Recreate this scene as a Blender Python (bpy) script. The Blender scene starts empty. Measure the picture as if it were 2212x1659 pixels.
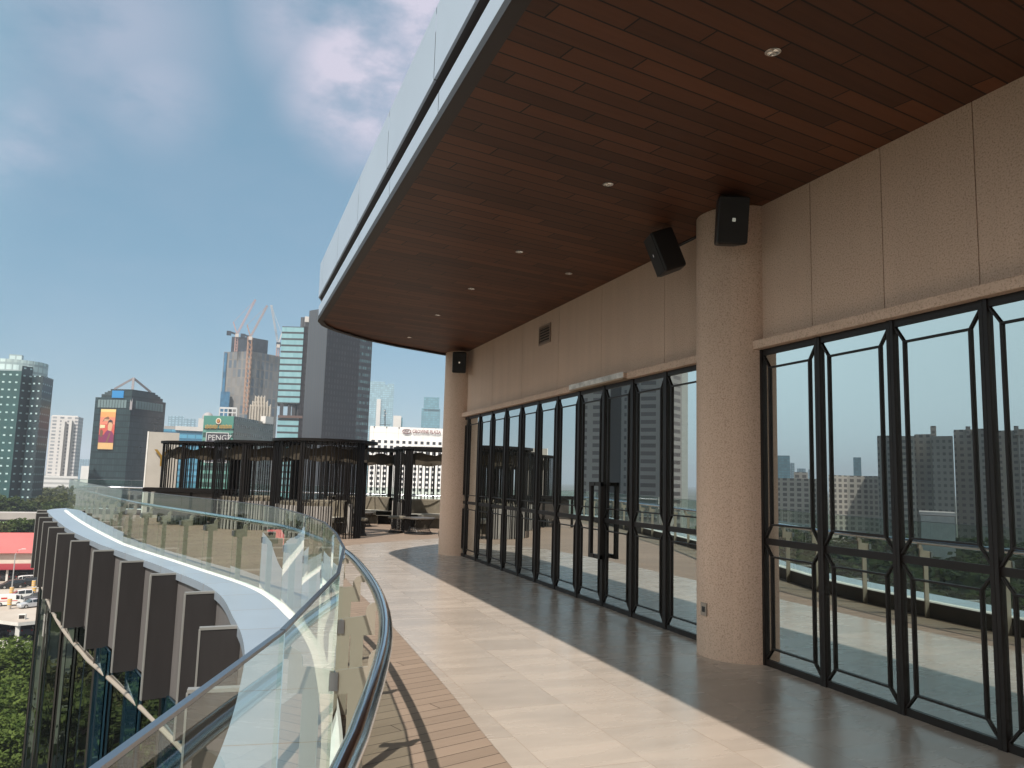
import bpy, bmesh, math, random
from mathutils import Vector, Matrix
import numpy as np
random.seed(7)
R = math.radians
sc = bpy.context.scene
col = sc.collection
PI = math.pi

# ------------------------------------------------------------------ camera
YAW, PITCH, ROLL, FPX, PW, PH = R(19.75), R(6.97), R(1.6), 1690.0, 2212.0, 1659.0
EYE = np.array([0.0, 0.0, 1.6])
def _axes():
    cy, sy, cp, sp = math.cos(YAW), math.sin(YAW), math.cos(PITCH), math.sin(PITCH)
    f = np.array([sy*cp, cy*cp, sp]); r = np.array([cy, -sy, 0.0]); u = np.cross(r, f)
    c, s = math.cos(ROLL), math.sin(ROLL)
    return r*c + u*s, -r*s + u*c, f
AR, AU, AF = _axes()
cam = bpy.data.cameras.new('camera'); cam.sensor_width = 36; cam.lens = FPX/PW*36
cam.clip_start = 0.05; cam.clip_end = 20000
camo = bpy.data.objects.new('camera', cam); col.objects.link(camo); sc.camera = camo
M = Matrix.Identity(4)
for i in range(3):
    M[i][0], M[i][1], M[i][2], M[i][3] = AR[i], AU[i], -AF[i], EYE[i]
camo.matrix_world = M
def ray(x, y): return AF + AR*(x-PW/2)/FPX - AU*(y-PH/2)/FPX
def at(x, y, dist):                      # point of the photograph's pixel at a horizontal distance from the eye
    d = ray(x, y); t = dist/math.hypot(d[0], d[1]); return EYE + t*d
def onz(x, y, z):
    d = ray(x, y); t = (z-EYE[2])/d[2]; return EYE + t*d
FX = 4.70                                # plane of the shop front
def mir(p): return np.array([2*FX-p[0], p[1], p[2]])

# ------------------------------------------------------------------ light
SUN = np.array([-0.458, -0.60, 1.0]); SUN = SUN/np.linalg.norm(SUN)
w = bpy.data.worlds.new("World"); sc.world = w; w.use_nodes = True
nt = w.node_tree; nt.nodes.clear()
def N(t, typ, **kw):
    n = t.nodes.new(typ)
    for k, v in kw.items():
        if k.startswith('i_'):
            n.inputs[k[2:].replace('_', ' ')].default_value = v
        else: setattr(n, k, v)
    return n
def math_(t, op, a, b=None, c=None, clamp=False):
    n = t.nodes.new('ShaderNodeMath'); n.operation = op; n.use_clamp = clamp
    for i, v in enumerate((a, b, c)):
        if v is None: continue
        if isinstance(v, (int, float)): n.inputs[i].default_value = v
        else: t.links.new(v, n.inputs[i])
    return n.outputs[0]
def mixc(t, fac, a, b, mode='MIX'):
    n = t.nodes.new('ShaderNodeMix'); n.data_type = 'RGBA'; n.blend_type = mode
    for sock, v in ((n.inputs[0], fac), (n.inputs[6], a), (n.inputs[7], b)):
        if isinstance(v, (int, float)): sock.default_value = v
        elif isinstance(v, (tuple, list)): sock.default_value = tuple(v) + ((1,) if len(v) == 3 else ())
        else: t.links.new(v, sock)
    return n.outputs[2]
sky = N(nt, 'ShaderNodeTexSky', sky_type='NISHITA', sun_disc=False)
sky.sun_elevation = math.asin(SUN[2]); sky.sun_rotation = math.atan2(SUN[0], SUN[1])
sky.altitude = 30; sky.air_density = 1.0; sky.dust_density = 0.9; sky.ozone_density = 1.2
tc = N(nt, 'ShaderNodeTexCoord')
noi = N(nt, 'ShaderNodeTexNoise', i_Scale=5.0, i_Detail=9.0, i_Roughness=0.58)
mp = N(nt, 'ShaderNodeMapping'); mp.inputs['Scale'].default_value = (1, 1, 1.9)
nt.links.new(tc.outputs['Generated'], mp.inputs['Vector']); nt.links.new(mp.outputs[0], noi.inputs['Vector'])
acc = None
for (px, py, rad, wt) in ((800, 170, .135, 1.15), (905, 50, .14, .95), (660, 40, .11, .4), (250, 40, .16, .26), (330, 185, .10, .26), (40, 310, .10, .25)):
    d = ray(px, py); d = d/np.linalg.norm(d)
    vd = N(nt, 'ShaderNodeVectorMath', operation='DISTANCE'); vd.inputs[1].default_value = tuple(d)
    nt.links.new(tc.outputs['Generated'], vd.inputs[0])
    mr = N(nt, 'ShaderNodeMapRange', interpolation_type='SMOOTHSTEP'); mr.inputs[1].default_value = rad; mr.inputs[2].default_value = 0
    mr.inputs[3].default_value = 0; mr.inputs[4].default_value = wt
    nt.links.new(vd.outputs['Value'], mr.inputs[0])
    acc = mr.outputs[0] if acc is None else math_(nt, 'MAXIMUM', acc, mr.outputs[0])
ns = N(nt, 'ShaderNodeMapRange', interpolation_type='SMOOTHSTEP'); ns.inputs[1].default_value = .37; ns.inputs[2].default_value = .64
nt.links.new(noi.outputs['Fac'], ns.inputs[0])
# broad thin cloud elsewhere in the sky, blobs near the photographed clouds
thin = math_(nt, 'MULTIPLY', ns.outputs[0], 0.05)
cl = math_(nt, 'ADD', math_(nt, 'MULTIPLY', acc, math_(nt, 'ADD', math_(nt, 'MULTIPLY', ns.outputs[0], 1.15), .30)), thin, clamp=True)
flat = mixc(nt, 0.70, sky.outputs[0], (1.00, 2.10, 2.80))          # hazy tropical air: much flatter than the clear-sky model
sk = mixc(nt, cl, flat, (4.1, 3.95, 4.75))
# bright sky patch added out of view, sun's side and overhead, as fill light
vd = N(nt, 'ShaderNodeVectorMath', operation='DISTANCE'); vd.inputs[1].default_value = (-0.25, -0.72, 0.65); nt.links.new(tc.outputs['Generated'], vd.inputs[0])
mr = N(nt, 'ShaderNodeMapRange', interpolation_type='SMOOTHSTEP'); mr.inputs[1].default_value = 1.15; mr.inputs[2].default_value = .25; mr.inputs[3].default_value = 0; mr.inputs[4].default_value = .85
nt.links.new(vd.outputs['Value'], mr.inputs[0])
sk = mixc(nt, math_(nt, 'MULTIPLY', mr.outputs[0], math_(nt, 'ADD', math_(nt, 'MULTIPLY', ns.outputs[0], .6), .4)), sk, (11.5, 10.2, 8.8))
for cdir, r0, ccol, wt in (((-0.95, -0.22, 0.25), .95, (9.6, 9.0, 8.0), .85), ((-0.72, 0.62, 0.30), .62, (5.8, 7.7, 8.3), .9)):  # more bright patches added out of view, lifting the shaded wall and window reflections
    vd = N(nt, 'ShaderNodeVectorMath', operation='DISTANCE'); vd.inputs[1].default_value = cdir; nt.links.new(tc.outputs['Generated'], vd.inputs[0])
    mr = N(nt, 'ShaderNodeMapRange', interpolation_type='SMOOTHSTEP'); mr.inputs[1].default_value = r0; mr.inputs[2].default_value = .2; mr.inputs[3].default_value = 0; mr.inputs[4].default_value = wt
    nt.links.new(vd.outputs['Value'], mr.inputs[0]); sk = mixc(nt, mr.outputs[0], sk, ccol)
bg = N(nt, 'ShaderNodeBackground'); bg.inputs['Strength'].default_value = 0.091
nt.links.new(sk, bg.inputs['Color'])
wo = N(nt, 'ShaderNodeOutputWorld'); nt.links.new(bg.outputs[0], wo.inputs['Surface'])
sl = bpy.data.lights.new('sun', 'SUN'); sl.energy = 3.4; sl.angle = R(0.6); sl.color = (1.0, 0.94, 0.85)
so = bpy.data.objects.new('sun', sl); col.objects.link(so)
so.rotation_euler = Vector(tuple(-SUN)).to_track_quat('-Z', 'Y').to_euler(); so.location = (-20, -26, 44)
vs = sc.view_settings; vs.view_transform = 'Standard'; vs.look = 'None'; vs.gamma = 1; vs.use_curve_mapping = False; vs.exposure = 0.84
cy = sc.cycles
cy.max_bounces = 10; cy.diffuse_bounces = 4; cy.glossy_bounces = 5; cy.transmission_bounces = 6; cy.transparent_max_bounces = 32
cy.volume_bounces = 0; cy.caustics_reflective = False; cy.caustics_refractive = False; cy.use_denoising = True
cy.sample_clamp_indirect = 6

# ------------------------------------------------------------------ materials
MATS = {}
def mat(name, base, rough=.6, metal=0.0, spec=.5, var=0.0, vscale=3.0, stretch=None, bump=0.0, bscale=60.0, col2=None, vdetail=4, rvar=0.0):
    if name in MATS: return MATS[name]
    m = bpy.data.materials.new(name); m.use_nodes = True; t = m.node_tree
    b = t.nodes['Principled BSDF']
    b.inputs['Roughness'].default_value = rough; b.inputs['Metallic'].default_value = metal
    b.inputs['Specular IOR Level'].default_value = spec
    b.inputs['Base Color'].default_value = tuple(base)+(1,)
    if var or bump or col2 or rvar:
        c = N(t, 'ShaderNodeTexCoord')
    if var or col2 or rvar:
        n = N(t, 'ShaderNodeTexNoise', i_Scale=vscale, i_Detail=float(vdetail), i_Roughness=.6)
        if stretch:
            smap = N(t, 'ShaderNodeMapping'); smap.inputs['Scale'].default_value = stretch; t.links.new(c.outputs['Object'], smap.inputs['Vector']); t.links.new(smap.outputs[0], n.inputs['Vector'])
        else: t.links.new(c.outputs['Object'], n.inputs['Vector'])
        dk = col2 if col2 else tuple(v*(1-var) for v in base)
        lt = base if col2 else tuple(min(1, v*(1+var)) for v in base)
        mr = N(t, 'ShaderNodeMapRange'); mr.inputs[1].default_value = .35; mr.inputs[2].default_value = .65
        t.links.new(n.outputs['Fac'], mr.inputs[0])
        t.links.new(mixc(t, mr.outputs[0], dk, lt), b.inputs['Base Color'])
        if rvar:
            t.links.new(math_(t, 'ADD', math_(t, 'MULTIPLY', mr.outputs[0], rvar), rough-rvar/2), b.inputs['Roughness'])
    if bump:
        n2 = N(t, 'ShaderNodeTexNoise', i_Scale=bscale, i_Detail=3.0)
        t.links.new(c.outputs['Object'], n2.inputs['Vector'])
        bp = N(t, 'ShaderNodeBump'); bp.inputs['Strength'].default_value = bump; bp.inputs['Distance'].default_value = .02
        t.links.new(n2.outputs['Fac'], bp.inputs['Height']); t.links.new(bp.outputs[0], b.inputs['Normal'])
    MATS[name] = m
    return m

def facade(name, wall, glass, cw, ch, wf, hf, glass2=None, wrough=.75, grough=.12, dirt=.12, gspec=.6, off=0.0):
    """curtain-wall pattern in metres along the wall's UV: cells cw x ch, window part wf x hf of each"""
    if name in MATS: return MATS[name]
    m = bpy.data.materials.new(name); m.use_nodes = True; t = m.node_tree; b = t.nodes['Principled BSDF']
    uv = N(t, 'ShaderNodeUVMap'); s = N(t, 'ShaderNodeSeparateXYZ'); t.links.new(uv.outputs[0], s.inputs[0])
    u = math_(t, 'DIVIDE', s.outputs[0], cw); v = math_(t, 'DIVIDE', s.outputs[1], ch)
    if off: u = math_(t, 'ADD', u, math_(t, 'MULTIPLY', math_(t, 'FLOOR', v), off))
    fu = math_(t, 'ABSOLUTE', math_(t, 'SUBTRACT', math_(t, 'FRACT', u), .5))
    fv = math_(t, 'ABSOLUTE', math_(t, 'SUBTRACT', math_(t, 'FRACT', v), .5))
    mask = math_(t, 'MULTIPLY', math_(t, 'LESS_THAN', fu, wf/2), math_(t, 'LESS_THAN', fv, hf/2))
    cmb = N(t, 'ShaderNodeCombineXYZ'); t.links.new(math_(t, 'FLOOR', u), cmb.inputs[0]); t.links.new(math_(t, 'FLOOR', v), cmb.inputs[1])
    wn = N(t, 'ShaderNodeTexWhiteNoise'); t.links.new(cmb.outputs[0], wn.inputs['Vector'])
    g2 = glass2 or tuple(x*1.5 for x in glass)
    gl = mixc(t, wn.outputs['Value'], glass, g2)
    n = N(t, 'ShaderNodeTexNoise', i_Scale=.12, i_Detail=6.0); t.links.new(uv.outputs[0], n.inputs['Vector'])
    wl = mixc(t, n.outputs['Fac'], tuple(x*(1-dirt) for x in wall), tuple(min(1, x*(1+dirt)) for x in wall))
    t.links.new(mixc(t, mask, wl, gl), b.inputs['Base Color'])
    t.links.new(math_(t, 'ADD', math_(t, 'MULTIPLY', mask, grough-wrough), wrough), b.inputs['Roughness'])
    b.inputs['Specular IOR Level'].default_value = gspec
    MATS[name] = m
    return m

# ------------------------------------------------------------------ mesh helpers
class MB:
    def __init__(self): self.v = []; self.f = []; self.uv = []; self.m = []; self.mats = []
    def mi(self, m):
        if m is None: return 0
        if m not in self.mats: self.mats.append(m)
        return self.mats.index(m)
    def face(self, pts, uvs=None, m=None):
        i = len(self.v); self.v += [tuple(map(float, p)) for p in pts]
        self.f.append(tuple(range(i, i+len(pts)))); self.uv.append(uvs); self.m.append(self.mi(m))
    def box(self, a, b, m=None):
        (x0, y0, z0), (x1, y1, z1) = a, b
        self.hexa([(x0,y0,z0),(x1,y0,z0),(x1,y1,z0),(x0,y1,z0),(x0,y0,z1),(x1,y0,z1),(x1,y1,z1),(x0,y1,z1)], m)
    def hexa(self, p, m=None):
        i = len(self.v); self.v += [tuple(map(float, q)) for q in p]
        for f in ((3,2,1,0),(4,5,6,7),(0,1,5,4),(1,2,6,5),(2,3,7,6),(3,0,4,7)):
            self.f.append(tuple(i+k for k in f)); self.uv.append(None); self.m.append(self.mi(m))
    def bar(self, p, q, wd, dp, up=(0,0,1), m=None):         # rectangular bar from p to q; wd across, dp along up
        p, q, up = np.array(p, float), np.array(q, float), np.array(up, float)
        d = (q-p)/np.linalg.norm(q-p); s = np.cross(d, up); s /= np.linalg.norm(s); u = np.cross(s, d)
        s *= wd/2; u *= dp/2
        self.hexa([p-s-u, p+s-u, q+s-u, q-s-u, p-s+u, p+s+u, q+s+u, q-s+u], m)
    def prism(self, poly, z0, z1, m=None, top=None, bottom=True, uvs=True):   # poly CCW in plan
        n = len(poly); u = 0.0
        z1f = z1 if callable(z1) else (lambda p: z1)
        for k in range(n):
            a, b = poly[k], poly[(k+1) % n]; L = math.hypot(b[0]-a[0], b[1]-a[1])
            self.face([(a[0],a[1],z0),(b[0],b[1],z0),(b[0],b[1],z1f(b)),(a[0],a[1],z1f(a))], [(u,0),(u+L,0),(u+L,z1f(b)-z0),(u,z1f(a)-z0)], m)
            u += L
        self.face([(p[0],p[1],z1f(p)) for p in poly], [(p[0],p[1]) for p in poly], top or m)
        if bottom: self.face([(p[0],p[1],z0) for p in reversed(poly)], None, top or m)
    def tube(self, path, r, n=8, m=None, closed=False, caps=True):
        P = [np.array(p, float) for p in path]; k = len(P); i0 = len(self.v)
        up = np.array([0, 0, 1.0])
        for i in range(k):
            a = P[(i-1) % k] if closed or i > 0 else P[i]; b = P[(i+1) % k] if closed or i < k-1 else P[i]
            t = (b-a)/np.linalg.norm(b-a)
            ref = up if abs(t[2]) < .9 else np.array([1.0, 0, 0])
            s = np.cross(t, ref); s /= np.linalg.norm(s); u = np.cross(s, t)
            rr = r[i] if hasattr(r, '__len__') else r
            for j in range(n):
                an = 2*PI*j/n; self.v.append(tuple(P[i]+rr*(math.cos(an)*s+math.sin(an)*u)))
        mi = self.mi(m)
        for i in range(k if closed else k-1):
            for j in range(n):
                a = i0+i*n+j; b = i0+i*n+(j+1) % n; c = i0+((i+1) % k)*n+(j+1) % n; d = i0+((i+1) % k)*n+j
                self.f.append((a, d, c, b)); self.uv.append(None); self.m.append(mi)
        if caps and not closed:
            self.f.append(tuple(i0+j for j in range(n))); self.uv.append(None); self.m.append(mi)
            self.f.append(tuple(i0+(k-1)*n+j for j in reversed(range(n)))); self.uv.append(None); self.m.append(mi)
    def lathe(self, prof, c=(0,0,0), n=24, m=None, a0=0.0, a1=2*PI):     # prof [(r,z)]
        full = abs(a1-a0-2*PI) < 1e-6; k = n if full else n+1; i0 = len(self.v); q = len(prof); mi = self.mi(m)
        for j in range(k):
            an = a0+(a1-a0)*j/n
            for r, z in prof: self.v.append((c[0]+r*math.cos(an), c[1]+r*math.sin(an), c[2]+z))
        for j in range(n):
            for i in range(q-1):
                a = i0+j*q+i; b = i0+((j+1) % k)*q+i
                self.f.append((a, b, b+1, a+1)); self.uv.append(None); self.m.append(mi)
    def strip(self, A, B, uA=0.0, m=None, vw=1.0, flip=False):            # ribbon between two polylines, uv = arc length / across
        u = uA
        for k in range(len(A)-1):
            L = math.dist(A[k], A[k+1])
            pts = [A[k], A[k+1], B[k+1], B[k]]; uv = [(u,0),(u+L,0),(u+L,vw),(u,vw)]
            if flip: pts = pts[::-1]; uv = uv[::-1]
            self.face(pts, uv, m); u += L
    def build(self, name, m=None, parent=None, smooth=False, merge=False):
        off = np.zeros(3)
        p = parent
        while p is not None: off += np.array(p.location); p = p.parent
        me = bpy.data.meshes.new(name)
        me.from_pydata([tuple(np.array(q)-off) for q in self.v], [], self.f)
        ms = self.mats if self.mats else [m]
        if self.mats and m is not None and m not in ms: pass
        for x in ms: me.materials.append(x)
        if len(ms) > 1:
            for poly, k in zip(me.polygons, self.m): poly.material_index = k
        if any(u is not None for u in self.uv):
            ul = me.uv_layers.new(name='UVMap')
            for poly, u in zip(me.polygons, self.uv):
                if u is None: continue
                for li, q in zip(poly.loop_indices, u): ul.data[li].uv = q
        if merge:
            b = bmesh.new(); b.from_mesh(me); bmesh.ops.remove_doubles(b, verts=b.verts, dist=1e-4)
            bmesh.ops.recalc_face_normals(b, faces=b.faces); b.to_mesh(me); b.free()
        if smooth:
            for poly in me.polygons: poly.use_smooth = True
            try: me.set_sharp_from_angle(angle=R(35))
            except Exception: pass
        o = bpy.data.objects.new(name, me); col.objects.link(o); o.parent = parent
        return o
def tag(o, label, cat, group=None):
    o['label'] = label; o['category'] = cat
    if group: o['group'] = group
    return o
def thing(name, label, cat, loc=(0,0,0), group=None):
    o = bpy.data.objects.new(name, None); o.location = tuple(map(float, loc)); o.empty_display_size = .3; col.objects.link(o)
    return tag(o, label, cat, group)
def struct(o): o['kind'] = 'structure'; return o
def copy_tree(o, parent=None):
    c = o.copy(); col.objects.link(c)
    if parent is not None: c.parent = parent
    for ch in list(o.children): copy_tree(ch, c)
    return c
def bevel(o, wd=.004, seg=2):
    b = o.modifiers.new('bevel', 'BEVEL'); b.width = wd; b.segments = seg; b.limit_method = 'ANGLE'
    return o
def text(body, size, ext, m, parent, loc, xdir, name='lettering', up=(0,0,1), align='LEFT', sx=1.0, fit=0):
    cu = bpy.data.curves.new(name, 'FONT'); cu.body = body; cu.size = size; cu.extrude = ext; cu.align_x = align; cu.materials.append(m)
    cu.resolution_u = 3
    o = bpy.data.objects.new(name, cu); col.objects.link(o); o.parent = parent
    x = Vector(xdir).normalized(); u = Vector(up).normalized(); n = x.cross(u)
    off = Vector((0,0,0)); p = parent
    while p is not None: off += p.location; p = p.parent
    mm = Matrix(((x.x*sx,u.x,n.x,loc[0]-off.x),(x.y*sx,u.y,n.y,loc[1]-off.y),(x.z*sx,u.z,n.z,loc[2]-off.z),(0,0,0,1)))
    me = o.to_mesh(); me2 = me.copy(); o.to_mesh_clear(); bpy.data.objects.remove(o)
    me2.transform(mm); me2.materials.clear(); me2.materials.append(m); me2.name = name
    if fit:
        xs = [v.co @ x for v in me2.vertices]; k = fit/(max(xs)-min(xs)); x0 = min(xs)
        for v in me2.vertices: v.co += x*((v.co @ x - x0)*(k-1))
    o = bpy.data.objects.new(name, me2); col.objects.link(o); o.parent = parent
    return o
def catmull(P, step=.15):
    P = [np.array(p, float) for p in P]; out = []
    for i in range(len(P)-1):
        p0 = P[i-1] if i else 2*P[0]-P[1]; p1, p2 = P[i], P[i+1]; p3 = P[i+2] if i+2 < len(P) else 2*P[-1]-P[-2]
        n = max(2, int(np.linalg.norm(p2-p1)/step))
        for k in range(n):
            t = k/n
            out.append(.5*((2*p1)+(-p0+p2)*t+(2*p0-5*p1+4*p2-p3)*t*t+(-p0+3*p1-3*p2+p3)*t**3))
    out.append(P[-1]); return out
def resample(P, step):
    P = [np.array(p) for p in P]; s = [0.0]
    for a, b in zip(P, P[1:]): s.append(s[-1]+np.linalg.norm(b-a))
    n = max(1, int(round(s[-1]/step))); out = []
    for k in range(n+1):
        d = s[-1]*k/n; i = min(len(s)-2, max(0, np.searchsorted(s, d)-1))
        t = (d-s[i])/max(1e-9, s[i+1]-s[i]); out.append(P[i]*(1-t)+P[i+1]*t)
    return out
def normals(P):                        # unit vectors pointing to the left of travel
    out = []
    for i in range(len(P)):
        a = P[max(0, i-1)]; b = P[min(len(P)-1, i+1)]; d = (b-a)/np.linalg.norm(b-a); out.append(np.array([-d[1], d[0]]))
    return out
def offset(P, d): return [p+d*n for p, n in zip(P, normals(P))]
def z3(P, z): return [(p[0], p[1], z) for p in P]

def planks(name, base, wid, length, ang, gap, var, joint=(.01,.007,.005), rough=.6, stag=.37, spec=.4, grain=.15, lgap=None, bump=0.0):
    """boards of width wid and length, running at ang from x; staggered end joints"""
    m = bpy.data.materials.new(name); m.use_nodes = True; t = m.node_tree; b = t.nodes['Principled BSDF']
    g = N(t, 'ShaderNodeNewGeometry'); mpn = N(t, 'ShaderNodeMapping'); mpn.inputs['Rotation'].default_value = (0, 0, -ang)
    t.links.new(g.outputs['Position'], mpn.inputs['Vector'])
    s = N(t, 'ShaderNodeSeparateXYZ'); t.links.new(mpn.outputs[0], s.inputs[0])
    v = math_(t, 'DIVIDE', s.outputs[1], wid); row = math_(t, 'FLOOR', v)
    u = math_(t, 'ADD', math_(t, 'DIVIDE', s.outputs[0], length), math_(t, 'MULTIPLY', row, stag))
    cmb = N(t, 'ShaderNodeCombineXYZ'); t.links.new(math_(t, 'FLOOR', u), cmb.inputs[0]); t.links.new(row, cmb.inputs[1])
    wn = N(t, 'ShaderNodeTexWhiteNoise'); t.links.new(cmb.outputs[0], wn.inputs['Vector'])
    fv = math_(t, 'ABSOLUTE', math_(t, 'SUBTRACT', math_(t, 'FRACT', v), .5)); fu = math_(t, 'ABSOLUTE', math_(t, 'SUBTRACT', math_(t, 'FRACT', u), .5))
    jm = math_(t, 'MAXIMUM', math_(t, 'GREATER_THAN', fv, .5-gap/wid/2), math_(t, 'GREATER_THAN', fu, .5-(lgap or gap)/length/2))
    sc2 = N(t, 'ShaderNodeMapping'); sc2.inputs['Scale'].default_value = (1.6, 26, 1); t.links.new(mpn.outputs[0], sc2.inputs['Vector'])
    va = N(t, 'ShaderNodeVectorMath', operation='ADD'); t.links.new(sc2.outputs[0], va.inputs[0])
    vm = N(t, 'ShaderNodeVectorMath', operation='SCALE'); t.links.new(wn.outputs['Color'], vm.inputs[0]); vm.inputs['Scale'].default_value = 9
    t.links.new(vm.outputs[0], va.inputs[1])
    gn = N(t, 'ShaderNodeTexNoise', i_Scale=1.0, i_Detail=4.0); t.links.new(va.outputs[0], gn.inputs['Vector'])
    f = math_(t, 'ADD', math_(t, 'MULTIPLY', math_(t, 'SUBTRACT', wn.outputs['Value'], .5), 2*var), math_(t, 'MULTIPLY', math_(t, 'SUBTRACT', gn.outputs['Fac'], .5), 2*grain))
    f = math_(t, 'ADD', f, 1.0)
    vs2 = N(t, 'ShaderNodeVectorMath', operation='SCALE'); vs2.inputs[0].default_value = base; t.links.new(f, vs2.inputs['Scale'])
    t.links.new(mixc(t, jm, vs2.outputs[0], joint), b.inputs['Base Color'])
    b.inputs['Roughness'].default_value = rough; b.inputs['Specular IOR Level'].default_value = spec
    if bump:
        bp = N(t, 'ShaderNodeBump'); bp.inputs['Strength'].default_value = bump; bp.inputs['Distance'].default_value = .01
        t.links.new(math_(t, 'SUBTRACT', math_(t, 'MULTIPLY', gn.outputs['Fac'], .3), jm), bp.inputs['Height']); t.links.new(bp.outputs[0], b.inputs['Normal'])
    MATS[name] = m
    return m

def tile_material():
    m = bpy.data.materials.new('stone_tile'); m.use_nodes = True; t = m.node_tree; b = t.nodes['Principled BSDF']
    g = N(t, 'ShaderNodeNewGeometry'); s = N(t, 'ShaderNodeSeparateXYZ'); t.links.new(g.outputs['Position'], s.inputs[0])
    v = math_(t, 'DIVIDE', s.outputs[0], .6); row = math_(t, 'FLOOR', v)
    u = math_(t, 'ADD', math_(t, 'DIVIDE', s.outputs[1], 1.2), math_(t, 'MULTIPLY', row, .5))
    cmb = N(t, 'ShaderNodeCombineXYZ'); t.links.new(math_(t, 'FLOOR', u), cmb.inputs[0]); t.links.new(row, cmb.inputs[1])
    wn = N(t, 'ShaderNodeTexWhiteNoise'); t.links.new(cmb.outputs[0], wn.inputs['Vector'])
    fv = math_(t, 'ABSOLUTE', math_(t, 'SUBTRACT', math_(t, 'FRACT', v), .5)); fu = math_(t, 'ABSOLUTE', math_(t, 'SUBTRACT', math_(t, 'FRACT', u), .5))
    jm = math_(t, 'MAXIMUM', math_(t, 'GREATER_THAN', fv, .5-.003/.6), math_(t, 'GREATER_THAN', fu, .5-.003/1.2))
    mpn = N(t, 'ShaderNodeMapping'); mpn.inputs['Scale'].default_value = (1.1, 4.5, 1); t.links.new(g.outputs['Position'], mpn.inputs['Vector'])
    va = N(t, 'ShaderNodeVectorMath', operation='ADD'); t.links.new(mpn.outputs[0], va.inputs[0])
    vm = N(t, 'ShaderNodeVectorMath', operation='SCALE'); t.links.new(wn.outputs['Color'], vm.inputs[0]); vm.inputs['Scale'].default_value = 7
    t.links.new(vm.outputs[0], va.inputs[1])
    gn = N(t, 'ShaderNodeTexNoise', i_Scale=1.0, i_Detail=5.0, i_Roughness=.55); t.links.new(va.outputs[0], gn.inputs['Vector'])
    gs = N(t, 'ShaderNodeTexNoise', i_Scale=.7, i_Detail=4.0); t.links.new(g.outputs['Position'], gs.inputs['Vector'])
    f = math_(t, 'ADD', math_(t, 'MULTIPLY', math_(t, 'SUBTRACT', wn.outputs['Value'], .5), .13), math_(t, 'MULTIPLY', math_(t, 'SUBTRACT', gn.outputs['Fac'], .5), .5))
    f = math_(t, 'ADD', math_(t, 'ADD', f, math_(t, 'MULTIPLY', math_(t, 'SUBTRACT', gs.outputs['Fac'], .5), .38)), 1.0)
    vs2 = N(t, 'ShaderNodeVectorMath', operation='SCALE'); vs2.inputs[0].default_value = (.385, .325, .275); t.links.new(f, vs2.inputs['Scale'])
    t.links.new(mixc(t, math_(t, 'MULTIPLY', jm, .75), vs2.outputs[0], (.30, .23, .18)), b.inputs['Base Color'])
    t.links.new(math_(t, 'ADD', math_(t, 'MULTIPLY', gn.outputs['Fac'], .14), .20), b.inputs['Roughness'])
    b.inputs['Specular IOR Level'].default_value = .5
    MATS['stone_tile'] = m
    return m

def glass_material(name, tint, refl=1.0, lo=.04):
    m = bpy.data.materials.new(name); m.use_nodes = True; t = m.node_tree; t.nodes.clear()
    tr = N(t, 'ShaderNodeBsdfTransparent'); tr.inputs[0].default_value = tint+(1,)
    gl = N(t, 'ShaderNodeBsdfGlossy'); gl.inputs['Roughness'].default_value = 0.0; gl.inputs['Color'].default_value = (.96, 1, 1, 1)
    fr = N(t, 'ShaderNodeFresnel', i_IOR=1.5)
    g = N(t, 'ShaderNodeNewGeometry')
    fac = math_(t, 'MULTIPLY', math_(t, 'MULTIPLY', fr.outputs[0], refl), math_(t, 'SUBTRACT', 1.0, g.outputs['Backfacing']))
    mx = N(t, 'ShaderNodeMixShader'); t.links.new(fac, mx.inputs[0]); t.links.new(tr.outputs[0], mx.inputs[1]); t.links.new(gl.outputs[0], mx.inputs[2])
    o = N(t, 'ShaderNodeOutputMaterial'); t.links.new(mx.outputs[0], o.inputs['Surface'])
    MATS[name] = m; return m

def mirror_glass(name, body, tint, f0=.5, f1=.9, wav=0.0, wscale=1.2, rough=0.0):
    """coated glass in front of a dark room: strong reflection over a dark body colour"""
    m = bpy.data.materials.new(name); m.use_nodes = True; t = m.node_tree; t.nodes.clear()
    df = N(t, 'ShaderNodeBsdfDiffuse'); df.inputs[0].default_value = body+(1,)
    gl = N(t, 'ShaderNodeBsdfGlossy'); gl.inputs['Roughness'].default_value = rough; gl.inputs['Color'].default_value = tint+(1,)
    lw = N(t, 'ShaderNodeLayerWeight'); lw.inputs['Blend'].default_value = .35
    fac = math_(t, 'ADD', math_(t, 'MULTIPLY', lw.outputs['Facing'], f1-f0), f0, clamp=True)
    mx = N(t, 'ShaderNodeMixShader'); t.links.new(fac, mx.inputs[0]); t.links.new(df.outputs[0], mx.inputs[1]); t.links.new(gl.outputs[0], mx.inputs[2])
    if wav:
        c = N(t, 'ShaderNodeTexCoord'); n = N(t, 'ShaderNodeTexNoise', i_Scale=wscale, i_Detail=1.0); t.links.new(c.outputs['Object'], n.inputs['Vector'])
        bp = N(t, 'ShaderNodeBump'); bp.inputs['Strength'].default_value = wav; bp.inputs['Distance'].default_value = .05
        t.links.new(n.outputs['Fac'], bp.inputs['Height']); t.links.new(bp.outputs[0], gl.inputs['Normal'])
    o = N(t, 'ShaderNodeOutputMaterial'); t.links.new(mx.outputs[0], o.inputs['Surface'])
    MATS[name] = m; return m

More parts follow.
